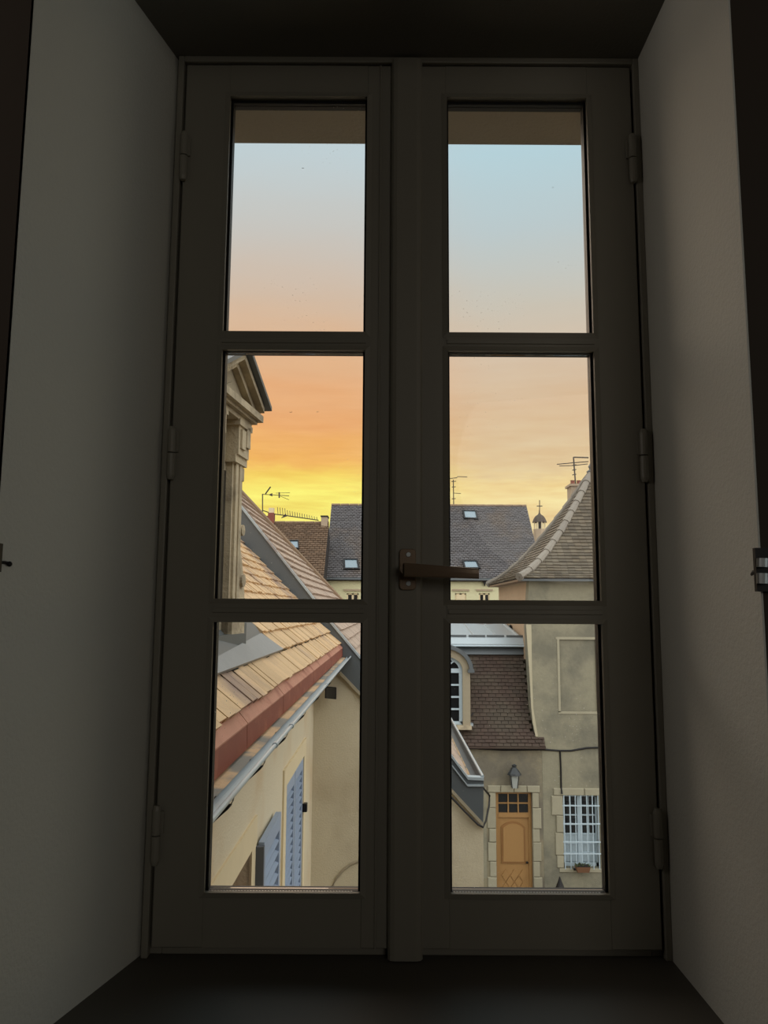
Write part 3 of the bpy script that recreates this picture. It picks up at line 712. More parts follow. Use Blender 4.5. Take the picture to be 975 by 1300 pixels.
def build_dormer(H):
    th = math.radians(7.5); d = Vector((math.sin(th), math.cos(th), 0)); n = Vector((math.cos(th), -math.sin(th), 0)); z = Vector((0, 0, 1))
    A = P(303.5, 700, 3.6); A = Vector((A.x, A.y, 0))
    def q(s, h, zz): return A-d*s+n*h+z*zz              # s towards the viewer along the front, h outwards
    def bx(mb, s0, s1, h0, h1, z0, z1):
        vs = [q(s, h, zz) for zz in (z0, z1) for s, h in ((s0, h0), (s1, h0), (s1, h1), (s0, h1))]
        return mb.add(vs, [(0, 3, 2, 1), (4, 5, 6, 7), (0, 1, 5, 4), (1, 2, 6, 5), (2, 3, 7, 6), (3, 0, 4, 7)])
    W_ = .48
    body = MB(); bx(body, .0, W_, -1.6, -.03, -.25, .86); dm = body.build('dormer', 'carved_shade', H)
    wdw = MB(); bx(wdw, .15, W_-.15, -.05, -.022, -.02, .62); wdw.build('dormer_window', 'window_dark', dm)
    for s0 in (.0, W_-.13):
        p = MB(); bx(p, s0, s0+.13, -.05, 0, -.12, .74); bx(p, s0+.018, s0+.055, 0, .012, -.08, .70); bx(p, s0+.075, s0+.112, 0, .012, -.08, .70); bx(p, s0+.0, s0+.13, -.03, .02, -.12, -.06)
        p.build('pilaster', 'carved_stone', dm)
        c = MB(); bx(c, s0-.02, s0+.15, -.05, .02, .665, .70); bx(c, s0-.012, s0+.142, -.05, .03, .70, .86); bx(c, s0-.004, s0+.05, .03, .04, .75, .85); bx(c, s0+.065, s0+.12, .03, .04, .73, .82); bx(c, s0-.03, s0+.16, -.05, .04, .835, .862)
        c.build('capital', 'carved_stone', dm)
    # scroll consoles leaning on the sides
    def scroll(sgn, s_):
        m_ = MB(); pr = [(-.12, .112), (-.02, .112), (.06, .10), (.14, .08), (.22, .05), (.27, .025), (.30, .0)]
        ptsA = [q(s_-sgn*w, .0, zz) for zz, w in pr]+[q(s_, .0, .30), q(s_, .0, -.12)]
        m_.prism(ptsA, n*-.07)
        for cz, rr, off in ((-.0, .05, .055), (.13, .03, .04), (.365, .026, .012)):
            c0 = q(s_-sgn*off, -.015, cz); m_.tube([c0-n*.05, c0+n*.03], rr, 14)
        m_.tube([q(s_-sgn*.01, -.01, .60), q(s_-sgn*.012, -.01, .66)], .02, 10)
        m_.build('scroll_console', 'carved_stone', dm)
    scroll(1, 0); scroll(-1, W_)
    # entablature and cornice mouldings
    ct = P(333, 529, 3.67).z; cb_ = ct-.035
    e = MB(); bx(e, -.01, W_+.01, -.05, .015, .86, cb_-.02); bx(e, -.03, W_+.03, -.05, .035, cb_-.035, cb_-.012); bx(e, -.055, W_+.055, -.05, .055, cb_-.012, cb_+.003)
    bx(e, -.078, W_+.078, -.05, .078, cb_+.003, ct)
    e.build('cornice_moulding', 'carved_stone', dm)
    # raking cornices
    apex_s = W_/2; rise = .51
    def rake(s0, zo, thick, h, name, mt_, ext):
        m_ = MB()
        for sg in (-1, 1):
            se = apex_s+sg*(apex_s+ext)
            zl = ct+zo; zh = zl+rise*(apex_s+ext)
            a = [q(se, -.05, zl), q(apex_s, -.05, zh), q(apex_s, -.05, zh+thick*1.12), q(se, -.05, zl+thick)]
            m_.prism(a, n*(h+.05))
        m_.build(name, mt_, dm)
    rake(0, -.004, .028, .045, 'raking_moulding', 'carved_stone', .065)
    rake(0, .018, .026, .080, 'raking_moulding', 'carved_stone', .085)
    rake(0, .036, .020, .108, 'raking_cap', 'zinc', .117)
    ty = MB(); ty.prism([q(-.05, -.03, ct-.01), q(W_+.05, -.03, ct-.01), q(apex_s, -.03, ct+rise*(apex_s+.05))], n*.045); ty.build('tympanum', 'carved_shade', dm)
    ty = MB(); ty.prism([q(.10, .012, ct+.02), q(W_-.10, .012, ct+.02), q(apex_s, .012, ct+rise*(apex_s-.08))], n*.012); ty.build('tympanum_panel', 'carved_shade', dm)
    rf = MB(); rf.add([q(-.1, .06, ct+.03), q(apex_s, .06, ct+.03+rise*(apex_s+.1)), q(W_+.1, .06, ct+.03), q(-.1, -1.6, ct+.03), q(apex_s, -1.6, ct+.03+rise*(apex_s+.1)), q(W_+.1, -1.6, ct+.03)], [(0, 1, 4, 3), (1, 2, 5, 4)])
    rf.build('dormer_roof', 'zinc', dm)
    pl = MB(); bx(pl, -.05, W_+.2, -.3, .03, -.30, -.115); pl.build('plinth', 'zinc', dm)
    pl = MB(); bx(pl, -.24, -.05, -.3, -.03, -.28, -.07); pl.build('side_flashing', 'zinc', dm)
LH = build_left_house()

def build_floodlight():
    c = P(421, 877, V-.12)
    w = empty('floodlight', c, 'black floodlight high on the beige end wall below the gutter', 'lamp')
    b = MB(); x0, x1 = P(413, 877, V-.12).x, P(428, 877, V-.12).x; z0, z1 = P(421, 887, V-.12).z, P(421, 870, V-.12).z
    b.add([(x0, V-.20, z0+.01), (x1, V-.20, z0), (x1, V-.20, z1-.01), (x0, V-.20, z1), (x0+.03, V-.08, z0+.05), (x1-.03, V-.08, z0+.05), (x1-.03, V-.08, z1-.03), (x0+.03, V-.08, z1-.03)],
          [(0, 1, 2, 3), (4, 5, 6, 7), (0, 1, 5, 4), (1, 2, 6, 5), (2, 3, 7, 6), (3, 0, 4, 7)])
    b.build('lamp_housing', 'dark_iron', w, bevel=.006)
    MB().box(x0+.012, x1-.012, V-.206, V-.199, z0+.012, z1-.012).build('lens', 'window_dark', w)
    MB().box((x0+x1)/2-.012, (x0+x1)/2+.012, V-.1, V+.0, z1-.07, z1-.03).build('bracket', 'dark_iron', w)
    p = P(411, 866, V-.05); MB().box(p.x-.022, p.x+.03, V-.1, V, p.z-.03, p.z+.03).build('sensor', 'dark_iron', w)
build_floodlight()

# ================================================================== STREET FRONT (door, barred window, mansard, tall house)
FY = 18.5
def X(px, py=1000): return P(px, py, FY).x
def Zf(py, px=650): return P(px, py, FY).z
def stones(parent, rects, y, mt_='block_stone', th=.02):
    rnd = random.Random(11)
    for (x0, x1, z0, z1) in rects:
        j = rnd.uniform(0, .02)
        MB().cbox(x0+.006, x1-.006, y-th-j, y+.02, z0+.006, z1-.006, .012).build('stone_block', mt_, parent)
def build_mansard_house():
    gz = -7.0
    H = empty('mansard_house', (1.5, FY, gz), 'grey rendered house with an oak door under a dark tiled mansard roof', 'house')
    eave_z = Zf(948)
    dx0, dx1 = P(630, 1060, FY).x, P(676, 1060, FY).x; dz1 = Zf(1006, 653)
    lx = -3.5; rx = X(688, 960)
    m_ = MB(); holed(m_, 'x', lx, rx, gz, eave_z+.15, FY, FY+.4, [(dx0, dx1, gz-.1, dz1)]); m_.build('wall', 'grey_render_low', H)
    MB().box(lx, rx-.15, FY+.4, FY+5, gz, eave_z-.2).build('house_body', 'grey_render_low', H)
    MB().box(lx, 3.3, FY+1.2, FY+6, eave_z-.3, P(600, 812, FY+1.2).z-.1).build('attic_body', 'grey_render_low', H)
    # stone door surround: separate blocks
    sw = .16; R_ = []
    zt = dz1; zc = gz
    for (a, b) in ((dx0-sw, dx0), (dx1, dx1+sw)):
        z = zt; k = 0
        while z > gz+.05:
            h = (.34, .46, .3, .42)[k % 4]; e = (.0, .05, .01, .04)[k % 4]
            z2 = max(gz, z-h); R_.append(((a-e) if a < dx0 else a, b if a < dx0 else b+e, z2, z)); z = z2; k += 1
    n = 4; wv = (dx1-dx0+2*sw+.06)/n
    for i in range(n): R_.append((dx0-sw-.03+i*wv, dx0-sw-.03+(i+1)*wv, zt, zt+.16))
    stones(H, R_, FY)
    # patched strip to the left of the surround
    MB().box(dx0-sw-.24, dx0-sw-.06, FY-.012, FY, Zf(1115), Zf(1000)).build('render_patch', 'grey_render', H)
    # door leaf
    yd = FY+.10; ptz = Zf(1036, 653)
    D = MB(); D.box(dx0, dx0+.07, yd-.01, yd+.06, gz, dz1).box(dx1-.07, dx1, yd-.01, yd+.06, gz, dz1).box(dx0+.07, dx1-.07, yd-.01, yd+.06, dz1-.05, dz1).box(dx0+.07, dx1-.07, yd-.02, yd+.06, ptz-.05, ptz+.05)
    door = D.build('door_frame', 'oak', H)
    a0, a1 = dx0+.07, dx1-.07
    # transom: 3 x 2 panes
    MB().box(a0, a1, yd+.03, yd+.035, ptz+.05, dz1-.05).build('transom_pane', 'window_dark', door)
    tb = MB()
    for i in (1, 2): xx = a0+(a1-a0)*i/3; tb.box(xx-.014, xx+.014, yd, yd+.03, ptz+.05, dz1-.05)
    zm = (ptz+dz1)/2+.0; tb.box(a0, a1, yd+.002, yd+.03, zm-.014, zm+.014); tb.build('transom_bars', 'oak', door)
    leaf = MB().box(a0, a1, yd+.02, yd+.05, gz, ptz-.05).build('door_leaf', 'oak', H)
    # tall raised panel with an arched head
    def arch_pts(xa, xb, za, zb, rise, y, n=12):
        pts = [(xa, y, za), (xb, y, za)]
        for i in range(n+1):
            u = i/n; xx = xb+(xa-xb)*u; s = math.sin(math.pi*u)
            s = s**.8; pts.append((xx, y, zb+rise*s))
        return pts
    zP1 = Zf(1098, 653); zP0 = ptz-.27
    MB().prism(arch_pts(a0+.06, a1-.08, zP1, zP0, .13, yd-.0), (0, .03, 0)).build('panel_moulding', 'oak_dark', leaf)
    MB().prism(arch_pts(a0+.10, a1-.12, zP1+.04, zP0-.03, .11, yd-.012), (0, .03, 0)).build('door_panel', 'oak', leaf)
    lp = MB(); z0, z1 = gz+.12, zP1-.12; xm = (a0+a1)/2
    ww = (a1-a0-.10)/6
    for r2 in range(3):
        for i in range(3 if r2 % 2 == 0 else 2):
            xx = a0+.05+ww*(1+2*i+(r2 % 2)); zz = zP1-.26-r2*.145
            lp.prism([(xx-ww*.86, yd+.002, zz), (xx, yd+.002, zz-.13), (xx+ww*.86, yd+.002, zz), (xx, yd+.002, zz+.13)], (0, .02, 0))
    lp.build('diamond_panels', 'oak', leaf, kind='stuff')
    k = P(672, 1095, FY+.08); MB().ball((a1-.05, yd-.02, k.z), .03).build('door_knob', 'dark_iron', leaf)
    # mansard slope
    ey = FY-.14; top_y = FY+.95
    tz = P(630, 830, top_y).z; bz = Zf(947)-.0
    prof = [(ey, bz), (FY+.10, bz+.30), (FY+.26, bz+.62), (FY+.55, bz+1.25), (top_y, tz)]
    def pf(t):
        # arclength param
        Ls = [0]
        for a, b in zip(prof, prof[1:]): Ls.append(Ls[-1]+math.hypot(b[0]-a[0], b[1]-a[1]))
        s = t*Ls[-1]
        for i in range(len(prof)-1):
            if s <= Ls[i+1] or i == len(prof)-2:
                u = (s-Ls[i])/(Ls[i+1]-Ls[i]); a, b = prof[i], prof[i+1]
                return a[0]+(b[0]-a[0])*u, a[1]+(b[1]-a[1])*u, Ls[-1]
    n = 25; rx2 = X(691, 945)
    def rxe(z):     # right end: the eave runs a little past the tall house corner
        return rx2 if z < bz+.22 else 3.75
    ml = [( *pf(i/n)[:2], ) for i in range(n+1)]
    dk = MB(); dk.grid([[(lx, y+.02, z-.02), (3.40, y+.02, z-.02)] for y, z in ml]); dk.box(lx, rx2, ey+.02, FY, bz-.06, bz+.0); dk.build('mansard_deck', 'roof_felt', H)
    ts = MB(); rnd = random.Random(2)
    dcx = P(564, 870, FY+.1).x; 
    for i in range(n):
        (y0, z0), (y1, z1) = ml[i], ml[i+1]
        tv = Vector((0, y1-y0, z1-z0)).normalized(); nn = Vector((0, -tv.z, tv.y))
        xx = lx+(i % 2)*.08; xe = rxe(z0)
        if z0 >= bz+.22: xe = 3.52
        while xx < xe-.05:
            x1 = min(xx+.16, xe)
            j = rnd.uniform(-.006, .006)
            ts.tile((xx, y0, z0+j), (x1-.006, y0, z0+j), (x1-.006, y1+tv.y*.03, z1+tv.z*.03), (xx, y1+tv.y*.03, z1+tv.z*.03), nn, .032)
            xx += .166
    ts.build('mansard_tiles', 'tile_dark', H, kind='stuff')
    MB().box(lx, rx2, ey-.02, ey+.1, bz-.035, bz+.012).build('eave_board', 'tile_dark', H)
    # zinc apron, roll and flat roof
    za = P(620, 820, top_y-.05).z; zb = P(620, 829, top_y-.02).z
    xr = P(668, 822, top_y).x
    MB().prism([(lx, top_y-.10, zb-.03), (lx, top_y+.02, za), (lx, top_y+.06, za), (lx, top_y, zb-.05)], (xr-lx, 0, 0)).build('apron', 'zinc', H)
    zr = P(620, 808.5, top_y).z
    MB().prism([(lx, top_y-.13, za-.01), (lx, top_y-.13, za+.05), (lx, top_y+.02, zr), (lx, top_y+.2, zr), (lx, top_y+.2, za-.01)], (xr-lx-.02, 0, 0)).build('zinc_kerb', 'zinc_light', H)
    MB().tube([(lx, top_y-.14, za+.0), (xr, top_y-.14, za+.0)], .02, 8).build('zinc_roll', 'white_paint', H)
    # upper zinc gutter line
    for (pa, pb) in ((560, 592), (595, 616), (618, 640), (643, 664)):
        MB().box(P(pa, 808, top_y).x, P(pb, 808, top_y).x, top_y+.0, top_y+.04, zr, zr+.045).build('gutter_section', 'zinc', H)
    by = top_y+4.2; bzz = P(620, 783, by).z
    for i in range(12):
        xa, xb = 3.38-(i+1)*.55, 3.38-i*.55
        s_ = MB(); s_.prism([(xa+.01, top_y+.04, zr-.01), (xb-.01, top_y+.04, zr-.01), (xb-.01, by, bzz), (xa+.01, by, bzz)], (0, 0, .015))
        s_.prism([(xb-.02, top_y+.04, zr), (xb+.02, top_y+.04, zr), (xb+.02, by, bzz+.01), (xb-.02, by, bzz+.01)], (0, 0, .05))
        s_.build('zinc_sheet', 'zinc_light', H)
    p = P(648, 796, top_y+1.6); MB().lathe((p.x, p.y, p.z-.06), [(.05, 0), (.05, .08), (.02, .12)], 10).build('roof_vent', 'dark_iron', H)
    # arched dormer (the half seen past the window's meeting strip, built whole)
    dy = FY-.02
    cx = P(563.5, 870, dy).x; ro = P(597, 870, dy).x-cx; ri = P(587.5, 870, dy).x-cx
    zs = P(597, 851, dy).z; zb_ = P(590, 921, dy).z; zti = P(572, 833, dy).z; zto = P(566, 822, dy).z
    def arc(r, rise, n=14): return [(cx+r*math.cos(math.pi*i/n), zs+rise*math.sin(math.pi*i/n)) for i in range(n+1)]
    O = [(cx+ro, zb_)]+arc(ro, zto-zs)+[(cx-ro, zb_)]; I = [(cx+ri, zb_)]+arc(ri, zti-zs)+[(cx-ri, zb_)]
    m_ = MB()
    for i in range(len(O)-1):
        m_.prism([(O[i][0], dy, O[i][1]), (O[i+1][0], dy, O[i+1][1]), (I[i+1][0], dy, I[i+1][1]), (I[i][0], dy, I[i][1])], (0, .9, 0))
    dm = m_.build('dormer', 'carved_shade', H)
    c_ = MB()
    A1 = arc(ro+.07, zto-zs+.07); A2 = arc(ro-.02, zto-zs-.02)
    for i in range(len(A1)-1): c_.prism([(A1[i][0], dy-.09, A1[i][1]), (A1[i+1][0], dy-.09, A1[i+1][1]), (A2[i+1][0], dy-.09, A2[i+1][1]), (A2[i][0], dy-.09, A2[i][1])], (0, .99, 0))
    c_.box(cx+ro-.06, cx+ro+.09, dy-.1, dy+.5, zs-.05, zs+.02).box(cx-ro-.09, cx-ro+.06, dy-.1, dy+.5, zs-.05, zs+.02)
    c_.build('dormer_hood', 'zinc', dm)
    MB().box(cx-ro-.05, cx+ro+.02, dy-.06, dy+.3, zb_-.09, zb_).build('dormer_sill', 'carved_stone', dm)
    # its window
    yw = dy+.12; fr = MB(); xi = ri-.0
    Fo = [(cx+xi, zb_)]+arc(xi, zti-zs)+[(cx-xi, zb_)]; t = .075; Fi = [(cx+xi-t, zb_+t)]+arc(xi-t, zti-zs-t)+[(cx-xi+t, zb_+t)]
    for i in range(len(Fo)-1): fr.prism([(Fo[i][0], yw, Fo[i][1]), (Fo[i+1][0], yw, Fo[i+1][1]), (Fi[i+1][0], yw, Fi[i+1][1]), (Fi[i][0], yw, Fi[i][1])], (0, .05, 0))
    fr.box(cx-xi, cx+xi, yw, yw+.05, zb_, zb_+t).box(cx-.05, cx+.05, yw-.005, yw+.05, zb_, zs).box(cx-xi, cx+xi, yw-.006, yw+.05, zs-.07, zs+.03)
    for k in range(1, 4):
        zz = zb_+t+(zs-.07-zb_-t)*k/4; fr.box(cx-xi, cx+xi, yw+.003, yw+.04, zz-.02, zz+.02)
    for a in (50, 90, 130):
        a = math.radians(a); r0 = (xi-t)
        p0 = (cx, zs+.02); p1 = (cx+r0*math.cos(a), zs+(zti-zs-t)*math.sin(a)); dx, dz = p1[0]-p0[0], p1[1]-p0[1]; l = math.hypot(dx, dz); ox, oz = -dz/l*.018, dx/l*.018
        fr.prism([(p0[0]-ox, yw+.004, p0[1]-oz), (p0[0]+ox, yw+.004, p0[1]+oz), (p1[0]+ox, yw+.004, p1[1]+oz), (p1[0]-ox, yw+.004, p1[1]-oz)], (0, .03, 0))
    fr.build('dormer_window_frame', 'white_paint', dm)
    MB().prism([(a, yw+.04, b) for a, b in Fo], (0, .01, 0)).build('dormer_pane', 'window_dark', dm)
    # small zinc outlet below the dormer
    o = P(597.5, 921, FY-.1); MB().box(o.x-.07, o.x+.07, FY-.0, FY+.25, o.z-.03, o.z+.03).build('zinc_outlet', 'zinc_light', H)
    MB().tube([P(592, 915, FY), P(596, 911, FY), P(601, 905, FY+.1)], .015, 6).build('outlet_pipe', 'dark_iron', H)
    return H
build_mansard_house()

def build_tall_house():
    gz = -7.0
    bx0 = P(672, 760, FY).x
    H = empty('tall_corner_house', (5.5, FY, gz), 'tall grey rendered house with a steep pyramid tile roof and barred window', 'house')
    ez = P(700, 738, FY).z
    apex = P(751, 600, FY+2.45)
    rx = 2*apex.x-bx0; by = FY+2*(apex.y-FY)
    wx0, wx1 = P(715.5, 1060, FY).x, P(761, 1060, FY).x; wz1, wz0 = Zf(1010, 738), Zf(1102, 738)
    px0, px1 = P(711, 860, FY).x, P(757, 860, FY).x; pz1, pz0 = Zf(812, 738), Zf(903, 738)
    zk = [(ez, bx0), (Zf(795), P(668.5, 795, FY).x), (Zf(830), P(670.5, 830, FY).x), (Zf(899), P(674.5, 899, FY).x), (Zf(935), P(680, 935, FY).x), (Zf(953), P(688, 950, FY).x), (gz, P(688, 950, FY).x)]
    def edge(z):
        for (za, xa), (zb, xb) in zip(zk, zk[1:]):
            if z >= zb: return xa+(xb-xa)*(za-z)/(za-zb) if z < za else xa
        return zk[-1][1]
    zl = [z for z, _ in zk]
    m_ = MB(); E = -50
    # front wall: slabs cut at the edge's knots
    A = sorted({E, px0, px1, wx0, wx1, rx}); Zs = sorted({*zl, pz0, pz1, wz0, wz1})
    for i in range(len(A)-1):
        for j in range(len(Zs)-1):
            l, r_, b, t = A[i], A[i+1], Zs[j], Zs[j+1]; ca, cz = (max(l, 3)+r_)/2, (b+t)/2
            if wx0 < ca < wx1 and wz0 < cz < wz1: continue
            dpt = .03 if (px0 < ca < px1 and pz0 < cz < pz1) else 0
            lb, lt = (edge(b), edge(t)) if l == E else (l, l)
            m_.prism([(lb, FY+dpt, b), (r_, FY+dpt, b), (r_, FY+dpt, t), (lt, FY+dpt, t)], (0, .35, 0))
    m_.build('front_wall', 'grey_render', H)
    MB().box(bx0, bx0+.3, FY+.01, by, -1.2, ez).build('side_wall', 'side_glow_render', H)
    MB().box(bx0+.5, rx, FY+.35, by, gz, ez).build('house_body', 'grey_render', H)
    # blind window: raised pale bands round the recessed panel
    bw = .055
    for r_ in ((px0-bw, px0, pz0-.02, pz1), (px0-bw-.03, px1, pz1, pz1+.06), (px0-bw, px1, pz0-.06, pz0)):
        MB().box(r_[0], r_[1], FY-.012, FY+.02, r_[2], r_[3]).build('band', 'block_stone', H)
    # mortar fillet along the sloping left edge
    f = MB(); zz = [(P(655, 787, FY).z, P(662, 787, FY).x, P(672, 787, FY).x)]
    prof = [((668, 793), (674.5, 793)), ((668.8, 805), (674.8, 805)), ((670.5, 830), (675, 830)), ((672.5, 860), (675.6, 860)), ((674.5, 899), (677, 899)), ((676.5, 918), (680, 918)), ((680, 935), (683, 935))]
    for ((a, ya), (b, yb)), ((c, yc), (d, yd)) in zip(prof, prof[1:]):
        f.prism([P(a, ya, FY-.01), P(b, yb, FY-.01), P(d, yd, FY-.01), P(c, yc, FY-.01)], (0, .02, 0))
    f.build('mortar_fillet', 'pale_mortar', H)
    # roof, bell-cast pyramid
    ov = .26; c0 = P(659, 733.5, FY-ov); cx, cy = apex.x, apex.y
    hx = cx-c0.x; hy = cy-(FY-ov); h = apex.z-c0.z
    pr = [(0, 0), (.085, .035), (.19, .10), (.33, .21), (.55, .43), (.8, .73), (1, 1)]   # inward, up
    def at(t):
        for (a, za), (b, zb) in zip(pr, pr[1:]):
            if t <= zb+1e-9: return a+(b-a)*(t-za)/(zb-za)
        return 1
    # arclength rows
    rows_ = [(0.0, 0.0)]; L_ = .12
    a, z = 0.0, 0.0
    while z < .985:
        acc = 0; a0, z0 = a, z
        while acc < L_ and z < 1:
            z += .002; na = at(z); acc += math.hypot((na-a)*hy, .002*h); a = na
        rows_.append((a, min(z, 1)))
    deck = MB()
    for sg in range(4):
        pass
    ring = [[(cx-hx*(1-a), cy-hy*(1-a), c0.z+h*z-.02), (cx+hx*(1-a), cy-hy*(1-a), c0.z+h*z-.02), (cx+hx*(1-a), cy+hy*(1-a), c0.z+h*z-.02), (cx-hx*(1-a), cy+hy*(1-a), c0.z+h*z-.02), (cx-hx*(1-a), cy-hy*(1-a), c0.z+h*z-.02)] for a, z in rows_]
    deck.grid(ring); deck.build('roof_deck', 'roof_felt', H)
    rnd = random.Random(9)
    for face, mt_ in (('front', 'tile_grey'), ('left', 'tile_grey'), ('right', 'tile_grey'), ('back', 'tile_grey')):
        ts = MB()
        for i in range(len(rows_)-1):
            (a, z), (b, z2) = rows_[i], rows_[i+1]
            if face in ('front', 'back'):
                s_ = -1 if face == 'front' else 1
                half = hx*(1-a); half2 = hx*(1-b); y0, y1 = cy+s_*hy*(1-a), cy+s_*hy*(1-b)
                pt = lambda u, zz, d: Vector((cx+u, d, zz))
            else:
                s_ = -1 if face == 'left' else 1
                half = hy*(1-a); half2 = hy*(1-b); y0, y1 = cx+s_*hx*(1-a), cx+s_*hx*(1-b)
                pt = lambda u, zz, d: Vector((d, cy+u, zz))
            za, zb = c0.z+h*z, c0.z+h*z2
            dn_ = Vector((s_*(zb-za), abs(y1-y0))).normalized()
            nn = Vector((0, dn_.x, dn_.y)) if face in ('front', 'back') else Vector((dn_.x, 0, dn_.y))
            u = -half-(i % 2)*.08
            step = .17 if face in ('front', 'left') else .5
            while u < half:
                u0, u1 = max(u, -half), min(u+step-.006, half)
                if u1-u0 > .02:
                    j = rnd.uniform(-.006, .006)
                    t0, t1 = max(-half2, min(half2, u0)), max(-half2, min(half2, u1))
                    ts.tile(pt(u0, za+j, y0), pt(u1, za+j, y0), pt(t1, zb, y1), pt(t0, zb, y1), nn, .028)
                u += step
        ts.build('roof_tiles_'+face, mt_, H, kind='stuff').name = 'roof_tiles'
    # hip tiles on the front left hip and left back hip
    def hip(sx, sy):
        i = 0
        while i+3 < len(rows_):
            (a, z), (b, z2) = rows_[i], rows_[min(i+3, len(rows_)-1)]
            p = Vector((cx+sx*hx*(1-a), cy+sy*hy*(1-a), c0.z+h*z+.02)); q = Vector((cx+sx*hx*(1-b), cy+sy*hy*(1-b), c0.z+h*z2+.02))
            MB().tube([p, p.lerp(q, 1.05)], .105, 8, .08).build('hip_tile', 'lichen_clay', H); i += 3
    hip(-1, -1); hip(-1, 1); hip(1, -1)
    MB().lathe((cx, cy, apex.z-.05), [(.12, 0), (.14, .08), (.06, .14), (.09, .22), (.03, .32), (.01, .5)], 12).build('finial', 'zinc', H)
    MB().box(cx-hx+.04, cx+hx-.04, cy-hy+.02, cy-hy+.3, c0.z-.07, c0.z-.01).build('eave_gutter', 'zinc', H)
    MB().box(cx-hx+.02, cx-hx+.3, cy-hy+.3, cy+hy-.04, c0.z-.07, c0.z-.01).build('eave_board', 'ridge_clay', H)
    # barred window
    yw = FY+.14
    fr = MB(); fr.box(wx0, wx0+.05, yw, yw+.06, wz0, wz1).box(wx1-.05, wx1, yw, yw+.06, wz0, wz1).box(wx0, wx1, yw, yw+.06, wz1-.05, wz1).box(wx0, wx1, yw, yw+.06, wz0, wz0+.08)
    xm = (wx0+wx1)/2-.0; fr.box(xm-.055, xm+.055, yw-.01, yw+.06, wz0, wz1)
    wdw = fr.build('window', 'white_paint', H)
    cols = [(wx0+.05, xm-.055), (xm+.055, wx1-.05)]; zz0, zz1 = wz0+.08, wz1-.05; nr = 7
    for (a, b) in cols:
        mb = MB(); xc = (a+b)/2; mb.box(xc-.013, xc+.013, yw+.01, yw+.05, zz0, zz1)
        for k in range(1, nr):
            z = zz0+(zz1-zz0)*k/nr; mb.box(a, b, yw+.012, yw+.05, z-.014, z+.014)
        mb.build('glazing_bars', 'white_paint', wdw)
        for (u0, u1) in ((a, xc-.013), (xc+.013, b)):
            for k in range(nr):
                za, zb = zz0+(zz1-zz0)*k/nr+.014, zz0+(zz1-zz0)*(k+1)/nr-.014
                MB().box(u0, u1, yw+.035, yw+.04, za, zb).build('pane', 'curtain' if k < 3 else 'window_dark', wdw)
    gy = FY-.03; g = MB()
    for k in range(7):
        xx = wx0+.02+(wx1-wx0-.04)*k/6; g.box(xx-.009, xx+.009, gy, gy+.018, wz0-.02, wz1+.01)
    for z in (wz1-.22, wz1-.62, wz1-1.02, wz0+.32): g.box(wx0-.02, wx1+.02, gy-.004, gy+.014, z-.013, z+.013)
    g.build('window_grille', 'white_paint', H)
    R_ = []; z = wz1; k = 0; sw = .17
    while z > wz0+.02:
        hh = (.44, .38, .5, .34)[k % 4]; z2 = max(wz0, z-hh); e = (.1, .0, .03, 0)[k % 4]
        R_.append((wx0-sw-e, wx0, z2, z)); R_.append((wx1, wx1+sw+e*.4, z2, z)); z = z2; k += 1
    R_.append((wx0-.22, wx0+.50, wz1, wz1+.17)); R_.append((wx0+.5, wx1+.2, wz1, wz1+.17)); R_.append((wx0-.12, wx1+.1, wz0-.10, wz0))
    stones(H, R_, FY)
    # wall cable is separate
    pts = [P(608, 950.5, FY-.015), P(640, 952, FY-.015), P(690, 951.5, FY-.015), P(711, 953, FY-.015), P(725, 953, FY-.015), P(745, 949.5, FY-.015), P(775, 948.5, FY-.015)]
    c = empty('wall_cable', pts[3], 'thin dark cable run across the grey wall and down to the barred window', 'cable')
    MB().tube(pts, .022, 6).build('cable_run', 'dark_iron', c)
    MB().tube([P(711, 953, FY-.015), P(712, 975, FY-.015), P(712.5, 1000, FY-.015), P(713.5, 1008, FY-.07)], .02, 6).build('cable_drop', 'dark_iron', c)
    # chimney on the rear left slope, with two pots
    p = P(731, 622, 22.0)
    cw = .19
    ch = MB(); ch.box(p.x-cw, p.x+cw, p.y-.25, p.y+.25, p.z-1.2, P(731, 618, 22).z).box(p.x-cw-.05, p.x+cw+.05, p.y-.3, p.y+.3, P(731, 618, 22).z-.02, P(731, 617, 22).z+.02)
    cho = ch.build('chimney', 'chimney_render', H)
    for dx in (-.09, .09): MB().lathe((p.x+dx, p.y, P(731, 617, 22).z), [(.07, 0), (.055, .14), (.07, .16)], 10).build('chimney_pot', 'brick_red', cho)
    return p
chim = build_tall_house()

